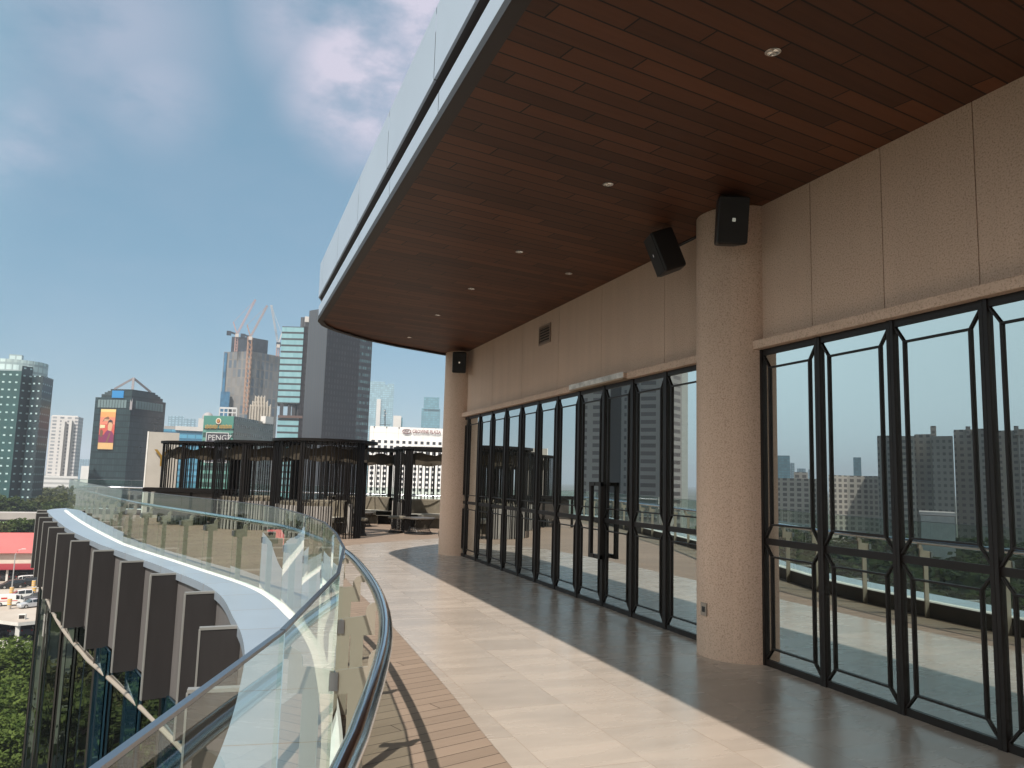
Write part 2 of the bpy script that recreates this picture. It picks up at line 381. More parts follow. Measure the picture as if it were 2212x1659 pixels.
def stucco():
    m = bpy.data.materials.new('pebble_stucco'); m.use_nodes = True; t = m.node_tree; b = t.nodes['Principled BSDF']
    c = N(t, 'ShaderNodeTexCoord')
    n1 = N(t, 'ShaderNodeTexNoise', i_Scale=75.0, i_Detail=3.0, i_Roughness=.7); t.links.new(c.outputs['Object'], n1.inputs['Vector'])
    n2 = N(t, 'ShaderNodeTexNoise', i_Scale=1.3, i_Detail=4.0); t.links.new(c.outputs['Object'], n2.inputs['Vector'])
    mr = N(t, 'ShaderNodeMapRange'); mr.inputs[1].default_value = .31; mr.inputs[2].default_value = .52; t.links.new(n1.outputs['Fac'], mr.inputs[0])
    c1 = mixc(t, mr.outputs[0], (.35, .235, .170), (.64, .475, .375))
    c2 = mixc(t, math_(t, 'MULTIPLY', n2.outputs['Fac'], .35), c1, (.46, .325, .245))
    g = N(t, 'ShaderNodeNewGeometry'); sp = N(t, 'ShaderNodeSeparateXYZ'); t.links.new(g.outputs['Position'], sp.inputs[0])
    st = N(t, 'ShaderNodeMapping'); st.inputs['Scale'].default_value = (5, 5, .35); t.links.new(g.outputs['Position'], st.inputs['Vector'])
    n3 = N(t, 'ShaderNodeTexNoise', i_Scale=1.0, i_Detail=5.0); t.links.new(st.outputs[0], n3.inputs['Vector'])
    pw = N(t, 'ShaderNodeTexWhiteNoise', noise_dimensions='1D'); t.links.new(math_(t, 'FLOOR', math_(t, 'DIVIDE', math_(t, 'ADD', sp.outputs[1], .19), 1.6)), pw.inputs['W'])
    f = math_(t, 'ADD', math_(t, 'ADD', math_(t, 'MULTIPLY', n3.outputs['Fac'], .26), math_(t, 'MULTIPLY', pw.outputs['Value'], .07)), .84)
    sc3 = N(t, 'ShaderNodeVectorMath', operation='SCALE'); t.links.new(c2, sc3.inputs[0]); t.links.new(f, sc3.inputs['Scale'])
    t.links.new(sc3.outputs[0], b.inputs['Base Color']); b.inputs['Roughness'].default_value = .85; b.inputs['Specular IOR Level'].default_value = .25
    bp = N(t, 'ShaderNodeBump'); bp.inputs['Strength'].default_value = .45; bp.inputs['Distance'].default_value = .012
    t.links.new(n1.outputs['Fac'], bp.inputs['Height']); t.links.new(bp.outputs[0], b.inputs['Normal'])
    MATS['pebble_stucco'] = m; return m

def coping_mat():
    m = bpy.data.materials.new('aluminium_coping'); m.use_nodes = True; t = m.node_tree; b = t.nodes['Principled BSDF']
    uv = N(t, 'ShaderNodeUVMap'); s = N(t, 'ShaderNodeSeparateXYZ'); t.links.new(uv.outputs[0], s.inputs[0])
    u = math_(t, 'DIVIDE', s.outputs[0], 1.05)
    jm = math_(t, 'LESS_THAN', math_(t, 'FRACT', u), .011)
    wn = N(t, 'ShaderNodeTexWhiteNoise', noise_dimensions='1D'); t.links.new(math_(t, 'FLOOR', u), wn.inputs['W'])
    n = N(t, 'ShaderNodeTexNoise', i_Scale=2.2, i_Detail=5.0); t.links.new(uv.outputs[0], n.inputs['Vector'])
    f = math_(t, 'ADD', math_(t, 'MULTIPLY', wn.outputs['Value'], .06), math_(t, 'ADD', math_(t, 'MULTIPLY', n.outputs['Fac'], .16), .86))
    vs2 = N(t, 'ShaderNodeVectorMath', operation='SCALE'); vs2.inputs[0].default_value = (.37, .43, .50); t.links.new(f, vs2.inputs['Scale'])
    t.links.new(mixc(t, jm, vs2.outputs[0], (.28, .2, .15)), b.inputs['Base Color'])
    b.inputs['Roughness'].default_value = .32; b.inputs['Metallic'].default_value = .35
    MATS['aluminium_coping'] = m; return m

# ------------------------------------------------------------------ terrace and podium
GP = [(-3.3,-5.5),(-2.0,-3),(-1.1,-1),(-.62,0),(-.32,.7),(-.12,1.22),(-.03,1.52),(.15,2.07),(.45,3.26),(.62,4.31),(.73,5.5),(.79,6.8),(.72,8.2),
      (.46,10.15),(-.28,12.4),(-1.40,15.6),(-1.9,17.2),(-3.15,22),(-4.45,27.5),(-4.85,29.6),(-4.62,30.7),(-3.9,31.0),(-2,30.5),(2,29),(6,27.4),(14,24.2)]
G = catmull(GP, .12)                     # line of the glass balustrade in plan, walked away from the camera
_w = np.interp([p[1] for p in G], [9.2, 11.6, 15.6, 17.5, 20, 32], [.56, .40, .37, .43, .52, .55])
_w = np.convolve(np.pad(_w, 12, mode='edge'), np.ones(25)/25, 'valid')
O = [p+q*n for p, q, n in zip(G, _w, normals(G))]   # outer lip of the coping
KI = offset(G, -.05)                     # inner face of the kerb
TOP = .20
M_tile = tile_material()
M_deck = planks('timber_deck', (.25, .185, .14), .135, 3.4, R(19), .006, .10, joint=(.03,.017,.011), rough=.62, stag=.43, spec=.3, grain=.10, bump=.25)
M_soff = planks('soffit_boards', (.098, .035, .0155), .157, 1.26, R(11.5), .013, .36, joint=(.004,.002,.0012), rough=.5, stag=.37, spec=.35, grain=.22, lgap=.012)
M_cop = coping_mat()
M_white = mat('white_stone', (.80, .78, .74), .5, var=.05, vscale=6)
M_dark = mat('dark_kerb', (.035, .027, .023), .55, var=.2, vscale=5)
M_fin = mat('fin_brown', (.030, .027, .027), .55, spec=.3, var=.09, vscale=2.0, stretch=(4, 4, .6), bump=.03)
M_fedge = mat('fin_edge', (.33, .32, .30), .45, metal=.5)
M_clad = mat('cladding_grey', (.135, .126, .124), .5, var=.09, vscale=2.0, stretch=(4, 4, .6), spec=.35)
M_podbody = mat('podium_wall', (.10, .09, .085), .8, var=.1)

pod = thing('podium', 'mirror glazed podium with dark fins and pale curved coping under the terrace', 'building', (3, 12, -30))
deckpoly = [tuple(p) for p in KI] + [(14, 24.2), (14, -5.5)]
b = MB(); b.prism([tuple(p) for p in reversed(offset(O, -.12))] + [(14,-5.5),(14,23.5)], -30, -.04, m=M_podbody); b.build('wall', M_podbody, pod)
b = MB(); b.face([(p[0],p[1],0.0) for p in reversed(deckpoly)]); d = b.build('timber_deck', M_deck); struct(d)
T = catmull([(1.36,-5.4),(1.45,0),(1.61,4.31),(1.7,6.1),(1.79,8.8),(1.84,12),(1.98,15.5),(2.3,17.5),(2.82,18.45),(3.99,19.47),(5.42,20.5),(7.5,21.4),(13.9,22.5)], .25)
b = MB(); b.face([(p[0],p[1],.004) for p in reversed(T)] + [(1.4,-5.45,.004),(13.9,-5.45,.004)]); struct(b.build('terrace_floor', M_tile))
# kerb + coping
b = MB(); b.strip(z3(O, TOP), z3(offset(G, .065), TOP), m=M_cop, vw=.5, flip=True)
b.strip(z3(O, TOP-.10), z3(O, TOP), m=M_cop, vw=.1, flip=True); b.build('coping', M_cop, pod)
b = MB(); b.strip(z3(offset(G, .065), TOP), z3(offset(G, -.03), TOP+.001), m=M_white, flip=True); b.build('foot_strip', M_white, pod)
b = MB(); b.strip(z3(offset(G, -.03), TOP+.001), z3(KI, TOP-.012), m=M_white, flip=True); b.strip(z3(KI, TOP-.012), z3(KI, -.02), m=M_dark, flip=True); b.build('kerb', M_dark, pod)
# cladding between the fins, fins, transom, mirror glazing
FB = -1.46
seg = [p for p in O if -3.5 < p[1] and p[0] < 6]
I0 = next(i for i, p in enumerate(O) if p[1] > -3.5); I1 = max(i for i, p in enumerate(O) if p[0] < 9)
Oc = offset(O, -.035)
b = MB(); b.strip(z3(Oc[I0:I1], FB+.02), z3(Oc[I0:I1], TOP-.1), m=M_clad, flip=True)
b.strip(z3(offset(O, -.2)[I0:I1], FB+.02), z3(Oc[I0:I1], FB+.02), m=M_clad, flip=True); b.build('cladding', M_clad, pod)
# fin stations along the lip
arc = [0.0]
for a, c in zip(O, O[1:]): arc.append(arc[-1]+math.dist(a, c))
NO = normals(O)
ST = [(-.62, 1.2), (-.1, 3.45), (.18, 5.66), (.14, 7.9), (-.1, 10.1), (-.56, 11.98), (-1.08, 13.7), (-1.75, 15.5), (-2.43, 17.5), (-3.0, 19.4)] + [tuple(onz(px, py, .2)[:2]) for px, py in ((141, 1137.6), (129, 1126), (120, 1116), (112, 1107.5), (106, 1101))]
for fx_, fy_ in ST:
    i = min(range(len(O)), key=lambda j: math.hypot(O[j][0]-fx_, O[j][1]-fy_))
    if i < I0 or i >= I1: continue
    p, n = O[i], NO[i]; t = np.array([n[1], -n[0]])      # t: direction of travel
    fin = MB()
    q0, q1 = p - .03*n, p + .315*n; th = .055
    A = [(*(q0-t*th/2), FB), (*(q1-t*th/2), FB), (*(q1+t*th/2), FB), (*(q0+t*th/2), FB)]
    ztop = TOP-.012
    fin.hexa(A + [(x, y, ztop-.02) for x, y, _ in A], M_fin)
    fin.bar((*q0, ztop-.008), (*(q1+n*.008), ztop-.008), th+.012, .024, m=M_fedge)
    fin.bar((*(q1+n*.006), FB), (*(q1+n*.006), ztop-.02), .014, th+.012, up=(n[0], n[1], 0) if False else (t[0], t[1], 0), m=M_fedge)
    fin.build('fin', M_fin, pod)
Tr = offset(O, .03)
b = MB(); b.tube([(p[0], p[1], -1.86) for p in Tr[I0:I1]], .036, 8); b.build('transom', mat('transom_bronze', (.34, .29, .24), .5, metal=.2), pod, smooth=True)
M_mir = mirror_glass('mirror_glass', (.012, .013, .013), (.56, .57, .57), .62, .95, wav=.13, wscale=.9)
M_mirb = mirror_glass('blue_reflection_glass', (.020, .060, .095), (.34, .48, .56), .45, .95, wav=.13, wscale=.9)  # blue tint and body colour stand in for a blue reflection
M_mull = mat('podium_mullion', (.05, .045, .04), .4, metal=.4)
gp = resample(O[I0:I1], 1.02); gn = normals(gp)
random.seed(3)
for k in range(len(gp)-1):
    a, c = gp[k], gp[k+1]
    blue = (k % 2 == 1) and c[1] < 17.5
    ya = random.uniform(-.022, .022) + (.02 if blue else 0)
    for zt, zb, tl in ((FB+.02, -9.6, 0), (-9.6, -30, 1)):
        dn = random.uniform(-.02, .02)
        n = gn[k]*1.0
        a2 = a + n*(.02+ya); c2 = c + n*(.02-ya)
        pane = MB(); pane.face([(*a2, zb), (*c2, zb), (*(c2+n*dn), zt), (*(a2+n*dn), zt)][::-1])
        pane.hexa([(*(a2-n*.04), zb), (*(c2-n*.04), zb), (*(c2-n*.008), zb), (*(a2-n*.008), zb), (*(a2-n*.04), zt), (*(c2-n*.04), zt), (*(c2-n*.008), zt), (*(a2-n*.008), zt)])
        pane.build('glass_panel', M_mirb if blue else M_mir, pod)
b = MB()
for k in range(len(gp)):
    if k % 4 == 0: p = gp[k]; n = gn[k]; b.bar((*(p+n*.03), -30), (*(p+n*.03), FB), .03, .03, up=(1,0,0))
b.build('mullion', M_mull, pod)

# ------------------------------------------------------------------ glass balustrade
M_gl = glass_material('rail_glass', (.90, .955, .93), 1.25)
M_steel = mat('polished_steel', (.62, .63, .66), .12, metal=1.0)
M_cap = mat('brushed_cap', (.36, .36, .38), .28, metal=1.0)
M_plate = mat('bracket_plate', (.36, .31, .25), .45, metal=.25)
bal = thing('glass_balustrade', 'frameless glass balustrade with steel handrail along the curved terrace edge', 'railing', (.5, 5, 0))
i6 = min(range(len(G)), key=lambda i: abs(G[i][1]-3.26)+(9 if G[i][0] < -.5 else 0))
back = resample(G[:i6+1][::-1], 1.16)[::-1]; fwd = resample(G[i6:], 1.16)
S = back + fwd[1:]
NS = normals(S)
GT = 1.20
for k in range(len(S)-1):
    a, c = S[k], S[k+1]; n = (NS[k]+NS[k+1])/2; d = (c-a)/np.linalg.norm(c-a); n = np.array([-d[1], d[0]])
    a2, c2 = a+d*.005, c-d*.005
    pn = MB(); pn.hexa([(*(a2-n*.007), TOP-.0), (*(c2-n*.007), TOP), (*(c2+n*.007), TOP), (*(a2+n*.007), TOP), (*(a2-n*.007), GT), (*(c2-n*.007), GT), (*(c2+n*.007), GT), (*(a2+n*.007), GT)])
    pn.build('glass_pane', M_gl, bal, merge=True)
    cp = MB(); cp.hexa([(*(a2-n*.0072), GT+.001), (*(c2-n*.0072), GT+.001), (*(c2+n*.0072), GT+.001), (*(a2+n*.0072), GT+.001), (*(a2-n*.0072), GT+.009), (*(c2-n*.0072), GT+.009), (*(c2+n*.0072), GT+.009), (*(a2+n*.0072), GT+.009)])
    cp.build('top_cap', M_cap, bal)
H = offset(G, -.20)
b = MB(); b.tube([(p[0], p[1], .95) for p in H[::2]], .030, 14); b.build('handrail', M_steel, bal, smooth=True)
for k in range(1, len(S)-1):
    p, n = S[k], NS[k]; t = np.array([n[1], -n[0]]); inn = -n
    ps = MB(); w2 = .0075
    def plate(pts):                       # flat plate: outline in (inward distance, height), thin along the rail
        A = [(*(p+inn*x - t*w2), z) for x, z in pts]; B = [(*(p+inn*x + t*w2), z) for x, z in pts]
        ps.face(A); ps.face(B[::-1])
        for i in range(len(pts)): j = (i+1) % len(pts); ps.face([A[i], B[i], B[j], A[j]][::-1])
    plate([(.062, .0), (.128, .0), (.128, .742), (.062, .742)])
    arc1 = [(.135+.05-.05*math.cos(a), .865+.05*math.sin(a)) for a in np.linspace(0, PI/2, 5)]
    plate([(.010, .742), (.188, .742), (.188, .872), (.215, .872), (.215, .93), (.19, .93)] + arc1[::-1] + [(.135, .845), (.010, .83)])
    ps.build('post', M_plate, bal)
    cl = MB(); cl.box((-.014, -.018, -.035), (.02, .018, .035))
    c8 = [np.array(q) for q in cl.v]; cl.v = [tuple([*(p+inn*(q[0]+.002)+t*q[1]), q[2]+.79]) for q in c8]
    cl.build('clamp', M_cap, bal)

# ------------------------------------------------------------------ restaurant building
M_stu = stucco()
M_frame = mat('bronze_frame', (.013, .009, .0078), .48, spec=.3, var=.12, vscale=2)
M_win = mirror_glass('tinted_window', (.020, .020, .018), (.90, .96, .95), .43, .95)
M_core = mat('dark_core', (.02, .016, .013), .9)
M_silver = mat('silver_panel', (.45, .495, .56), .38, metal=.25, var=.03, vscale=.6)
M_groove = mat('fascia_groove', (.035, .024, .02), .6)
M_trimb = mat('fascia_edge', (.026, .018, .015), .55)
bld = thing('restaurant_building', 'low restaurant building with pebble stucco wall, bronze glazing and a wide timber soffit', 'building', (FX, 6, 0))
YN, YF = -5.4, 16.3
b = MB(); b.box((FX+.16, YN, .0), (13.5, YF-.02, 4.29)); b.build('inner_wall', M_core, bld)
# upper wall: stucco panels with hairline gaps
b = MB(); js = [YN, -3.2, -1.6, 0.0, 1.55, 3.0, 3.79, 4.61, 5.41, 6.35, 7.87, 9.52, 11.0, 12.6, 14.2, YF]
for i in range(len(js)-1): b.box((FX, js[i]+.004, 2.97), (FX+.15, js[i+1]-.004, 4.298))
b.build('upper_wall', M_stu, bld)
b = MB(); b.box((FX-.10, 6.30-11.5, 2.885), (FX+.15, 6.30, 2.968)); b.box((FX-.10, 6.72, 2.885), (FX+.15, 8.60, 2.968)); b.box((FX-.10, 10.28, 2.885), (FX+.15, 16.05, 2.968)); b.box((FX-.02, 8.6, 2.885), (FX+.15, 10.28, 2.966))
bevel(b.build('ledge', M_stu, bld), .006)
b = MB(); b.box((FX+.04, YF, 0), (13.5, YF+.14, 4.298)); b.build('end_wall', M_stu, bld)
for cyy in (6.50, 16.30):
    c = MB(); c.lathe([(.42, .0), (.42, 4.30)], (4.74, cyy, 0), 48); c.build('column', M_stu, bld, smooth=True)
# window bays
P = .785
def bay(y0, y1, door=None):
    wn = MB(); xo, xi = FX-.035, FX+.11
    fw = .031
    lo_z, mid0, mid1, hi_z = .060, 1.076, 1.134, 2.828
    # frame: near mullion half, far mullion half, sill, mid rail, head
    e = .0015
    wn.box((xo, y0+e, .006), (xi, y0+fw, 2.884)); wn.box((xo, y1-fw, .006), (xi, y1-e, 2.884))
    wn.box((xo+.012, y0+fw, .006), (xi, y1-fw, lo_z)); wn.box((xo+.022, y0+fw, mid0), (xi, y1-fw, mid1)); wn.box((xo+.012, y0+fw, hi_z), (xi, y1-fw, 2.884))
    o = wn.build('door_leaf' if door else 'window', M_frame, bld)
    xg = FX-.006
    for za, zb in ((lo_z, mid0), (mid1, hi_z)):
        pn = MB(); pn.box((xg, y0+fw, za), (xg+.012, y1-fw, zb)); pn.build('pane', M_win, o)
        tr = MB(); q = .085; r = .125 if zb > 2 else .105; tx0, tx1 = xg-.018, xg-.0015; tw = .0075
        ya, yb, zc, zd = y0+fw+q, y1-fw-q, za+r, zb-r
        tr.box((tx0, ya-tw, zc), (tx1, ya+tw, zd)); tr.box((tx0, yb-tw, zc), (tx1, yb+tw, zd))
        tr.box((tx0+.002, ya, zc-tw), (tx1, yb, zc+tw)); tr.box((tx0+.002, ya, zd-tw), (tx1, yb, zd+tw))
        for (yy, zz, yc, zk) in ((ya, zc, y0+fw, za), (yb, zc, y1-fw, za), (ya, zd, y0+fw, zb), (yb, zd, y1-fw, zb)):
            tr.bar(((tx0+tx1)/2, yy, zz), ((tx0+tx1)/2, yc, zk), .012, .013, up=(1, 0, 0))
        tr.build('trim', M_frame, o)
    if door:
        hb = MB(); s = 1 if door > 0 else -1; ym = y0 if s > 0 else y1     # meeting edge
        yh = ym + s*.14; xh = FX-.12
        hb.box((xh-.022, yh-.03, .62), (xh+.022, yh+.03, 1.60))
        ya, yb = sorted((ym+s*.012, yh+s*.03))
        for zz in (.62, 1.55): hb.box((xh-.0225, ya, zz+.0005), (xh+.0225, yb, zz+.0505))
        for zz in (.645, 1.575): hb.box((xh+.02, ym+s*.012 if s > 0 else ym-.034, zz-.024), (FX-.03, ym+s*.034 if s > 0 else ym-.012, zz+.024))
        hb.build('handle', M_frame, o)
ymeet = 9.37
for k in range(-3, 8):
    a, c = ymeet + P*k, ymeet + P*(k+1)
    if k == -3: a = 7.0
    bay(a, c, door=(1 if k == 0 else -1 if k == -1 else None))
bay(15.65, 16.0)
for k in range(-1, 13):
    bay(5.325-P*k - (0 if k >= 0 else 0) - P, 5.325-P*k - 0) if k >= 0 else bay(5.325, 6.09)
# roof
EP = [(1.33,-5.6),(1.33,13.88),(1.44,14.28),(1.62,14.59),(1.85,14.87),(2.44,15.46),(3.18,15.94),(4.33,16.52),(5.6,17.05),(9,18.0),(13.6,18.9)]
def seg_poly(d):                          # offset of the roof edge, outward positive
    pts = [np.array(p, float) for p in EP]; return offset(pts, d)
roof = MB(); q = [tuple(p) for p in seg_poly(-.06)]
roof.face([(p[0], p[1], 5.28) for p in reversed(q)] + [(13.6, -5.6, 5.28)]) ; rt = roof.build('roof', mat('roof_membrane', (.25,.24,.23), .8), bld)
s_ = MB(); q = [tuple(p) for p in seg_poly(-.01)]
s_.face([(p[0], p[1], 4.30) for p in q] + [(13.6, -5.6, 4.30)]); s_.build('soffit', M_soff, rt)
def band(name, d0, d1, z0, z1, m, gaps=()):
    A0, A1 = seg_poly(d1), seg_poly(d0); b = MB()
    # split the long straight run where panel joints fall
    A = [A0[0]] ; B = [A1[0]]
    for g in gaps: A.append(np.array([A0[1][0], g])); B.append(np.array([A1[1][0], g]))
    A += A0[1:]; B += A1[1:]
    for k in range(len(A)-1):
        d = (A[k+1]-A[k])/np.linalg.norm(A[k+1]-A[k]); e = .007 if gaps else 0
        a, c, a2, c2 = A[k]+d*(e if k else 0), A[k+1]-d*(e if 0 < k+1 <= len(gaps) else 0), B[k]+d*(e if k else 0), B[k+1]-d*(e if 0 < k+1 <= len(gaps) else 0)
        b.face([(*a, z0), (*a, z1), (*c, z1), (*c, z0)]); b.face([(*a, z0), (*c, z0), (*c2, z0), (*a2, z0)]); b.face([(*a, z1), (*a2, z1), (*c2, z1), (*c, z1)])
    return b.build(name, m, rt)
gy = [13.36-1.92*k for k in range(9, -1, -1)]
band('edge_trim', -.10, .006, 4.268, 4.345, M_trimb)
band('lower_fascia', -.07, -.004, 4.346, 4.535, M_silver, gaps=[g-.12 for g in gy])
band('fascia_groove', -.48, -.34, 4.50, 4.73, M_groove)
band('groove_floor', -.34, -.072, 4.49, 4.531, M_groove)
band('groove_roof', -.34, -.011, 4.692, 4.76, M_groove)
band('upper_fascia', -.010, .012, 4.69, 5.30, M_silver, gaps=gy)

# fittings on the building
M_black = mat('black_plastic', (.012, .010, .010), .45)
M_grill = mat('speaker_grille', (.010, .009, .009), .7)
M_zinc = mat('zinc_reflector', (.75, .73, .68), .18, metal=1.0)
def tilted(b, c, yaw, pitch):             # rotate points (local: x across, y forward, z up) into place
    cyw, syw, cp, sp = math.cos(yaw), math.sin(yaw), math.cos(pitch), math.sin(pitch); out = []
    for x, y, z in b.v:
        y2, z2 = y*cp - z*sp, y*sp + z*cp
        out.append((c[0]+x*cyw - y2*syw, c[1]+x*syw + y2*cyw, c[2]+z2))
    b.v = out; return b
def speaker(c, yaw, pitch, mount, label, wd=.30, ht=.44, dp=.26):
    root = thing('loudspeaker', label, 'speaker', c, 'black loudspeakers on the columns')
    bd = MB(); w_, h_ = wd/2, ht/2
    f = [(-w_, dp/2), (w_, dp/2), (w_*.66, -dp/2), (-w_*.66, -dp/2)]
    bd.hexa([(x, y, -h_) for x, y in f] + [(x, y, h_) for x, y in f]); bd.v = bd.v
    o = tilted(bd, c, yaw, pitch).build('cabinet', M_black, root, merge=True); bevel(o, .028, 3)
    g = MB(); g.box((-w_+.012, dp/2-.002, -h_+.012), (w_-.012, dp/2+.008, h_-.012)); bevel(tilted(g, c, yaw, pitch).build('grille', M_grill, root, merge=True), .006)
    bg_ = MB(); bg_.box((-.016, dp/2+.008, -.016), (.016, dp/2+.012, .016)); tilted(bg_, c, yaw, pitch).build('badge', M_zinc, root)
    br = MB(); br.tube([c, ((c[0]+mount[0])/2, (c[1]+mount[1])/2, (c[2]+mount[2])/2), mount], .016, 8); br.build('bracket', M_black, root)
    return root
speaker((4.26, 5.98, 4.05), R(162), R(-12), (4.62, 6.25, 4.2), 'black loudspeaker facing the camera on the thick round column between the window sections')
speaker((4.18, 6.98, 4.02), R(75), R(-22), (4.5, 6.75, 4.2), 'tilted black loudspeaker seen from its side at the left edge of the near round column')
speaker((4.45, 15.72, 4.02), R(165), R(-10), (4.7, 16.0, 4.15), 'small black loudspeaker high on the far round column at the end of the wall')
def downlight(x, y, label):
    root = thing('downlight', label, 'light', (x, y, 4.29), 'downlights in the timber soffit')
    r = MB(); r.lathe([(.050, 4.2995), (.050, 4.293), (.042, 4.2915), (.040, 4.2935)], (x, y, 0), 24); r.build('rim', M_zinc, root, smooth=True)
    c = MB(); n = 12
    for k in range(n):                    # faceted reflector cup
        a, bq = 2*PI*k/n, 2*PI*(k+1)/n; z0 = 4.2935; z1 = 4.2985
        am = (a+bq)/2
        P0, P1, P2 = (x+.041*math.cos(a), y+.041*math.sin(a), z0), (x+.041*math.cos(bq), y+.041*math.sin(bq), z0), (x+.024*math.cos(am), y+.024*math.sin(am), z1)
        Ce = (x, y, z1-.001); c.face([P0, P2, P1]); c.face([P0, Ce, P2]); c.face([P2, Ce, P1])
    c.build('reflector', M_zinc, root)
for x, y, l in ((3.03, 3.79, 'largest round downlight in the brown board soffit, nearest above the wide wall'), (3.09, 6.17, 'round downlight in the soffit, second from the camera in the long row'),
                (3.10, 8.51, 'round downlight in the soffit, third in the long row and level with the door'), (3.12, 10.52, 'round downlight in the soffit, fourth in the long row'),
                (3.14, 12.52, 'small downlight in the soffit, fifth in the long row'), (3.17, 14.81, 'farthest tiny downlight near the rounded roof corner'),
                (4.03, 9.15, 'round downlight set apart from the row, close to the stucco wall above the door')):
    downlight(x, y, l)
vent = thing('air_vent', 'brown louvred air vent high in the stucco wall', 'vent', (FX, 11.55, 3.94))
b = MB(); y0, y1, z0, z1 = 11.32, 11.80, 3.79, 4.10
for a_, c_ in (((FX-.02,y0,z0),(FX-.001,y0+.025,z1)), ((FX-.02,y1-.025,z0),(FX-.001,y1,z1)), ((FX-.0195,y0+.025,z0),(FX-.001,y1-.025,z0+.025)), ((FX-.0195,y0+.025,z1-.025),(FX-.001,y1-.025,z1))): b.box(a_, c_)
M_vent = mat('vent_metal', (.26, .19, .145), .55)
b.build('frame', M_vent, vent)
b = MB()
for k in range(6):
    z = z0+.045+k*.045; b.hexa([(FX-.018,y0+.026,z-.018),(FX-.002,y0+.026,z+.008),(FX-.002,y1-.026,z+.008),(FX-.018,y1-.026,z-.018),(FX-.018,y0+.026,z-.013),(FX-.002,y0+.026,z+.013),(FX-.002,y1-.026,z+.013),(FX-.018,y1-.026,z-.013)])
b.build('slat', M_vent, vent)
b = MB(); b.box((FX-.0015, y0+.026, z0+.026), (FX-.0005, y1-.026, z1-.026)); b.build('backing', M_core, vent)
ac = thing('air_curtain', 'weathered white air curtain set into the ledge above the double door', 'light', (FX-.05, 9.44, 2.93))  # air curtain over the door, gives no light
b = MB(); b.box((FX-.145, 8.62, 2.905), (FX-.025, 10.26, 2.975)); bevel(b.build('cover', mat('weathered_white', (.62,.60,.57), .6, var=.35, vscale=5), ac), .004)
b = MB(); b.box((FX-.14, 8.63, 2.886), (FX-.025, 10.25, 2.904)); b.build('base', mat('bar_base', (.36,.26,.18), .6), ac)
for yy in (8.62-.022, 10.26+.002):
    b = MB(); b.box((FX-.14, yy, 2.90), (FX-.03, yy+.02, 2.96)); b.build('end_cap', M_stu, ac)
def socket(c, n, label):
    root = thing('wall_socket', label, 'socket', c)
    n = np.array([n[0], n[1], 0.0]); n /= np.linalg.norm(n); t = np.array([-n[1], n[0], 0]); c = np.array(c)
    p = MB(); p.bar(c - t*.045, c + t*.045, .014, .115, m=None); p.build('plate', mat('socket_plate', (.30,.25,.21), .4, metal=.3), root)
    h = MB(); h.bar(c - t*.022 + n*.008, c + t*.022 + n*.008, .004, .05); h.build('outlet', M_black, root)
def colpt(cyy, ang, z): return (4.74+.424*math.cos(ang), cyy+.424*math.sin(ang), z), (math.cos(ang), math.sin(ang))
c, n = colpt(6.50, R(181), .44); socket(c, n, 'small metal socket plate low on the near round column')
c, n = colpt(16.30, R(165), .42); socket(c, n, 'tiny dark socket low on the far round column')

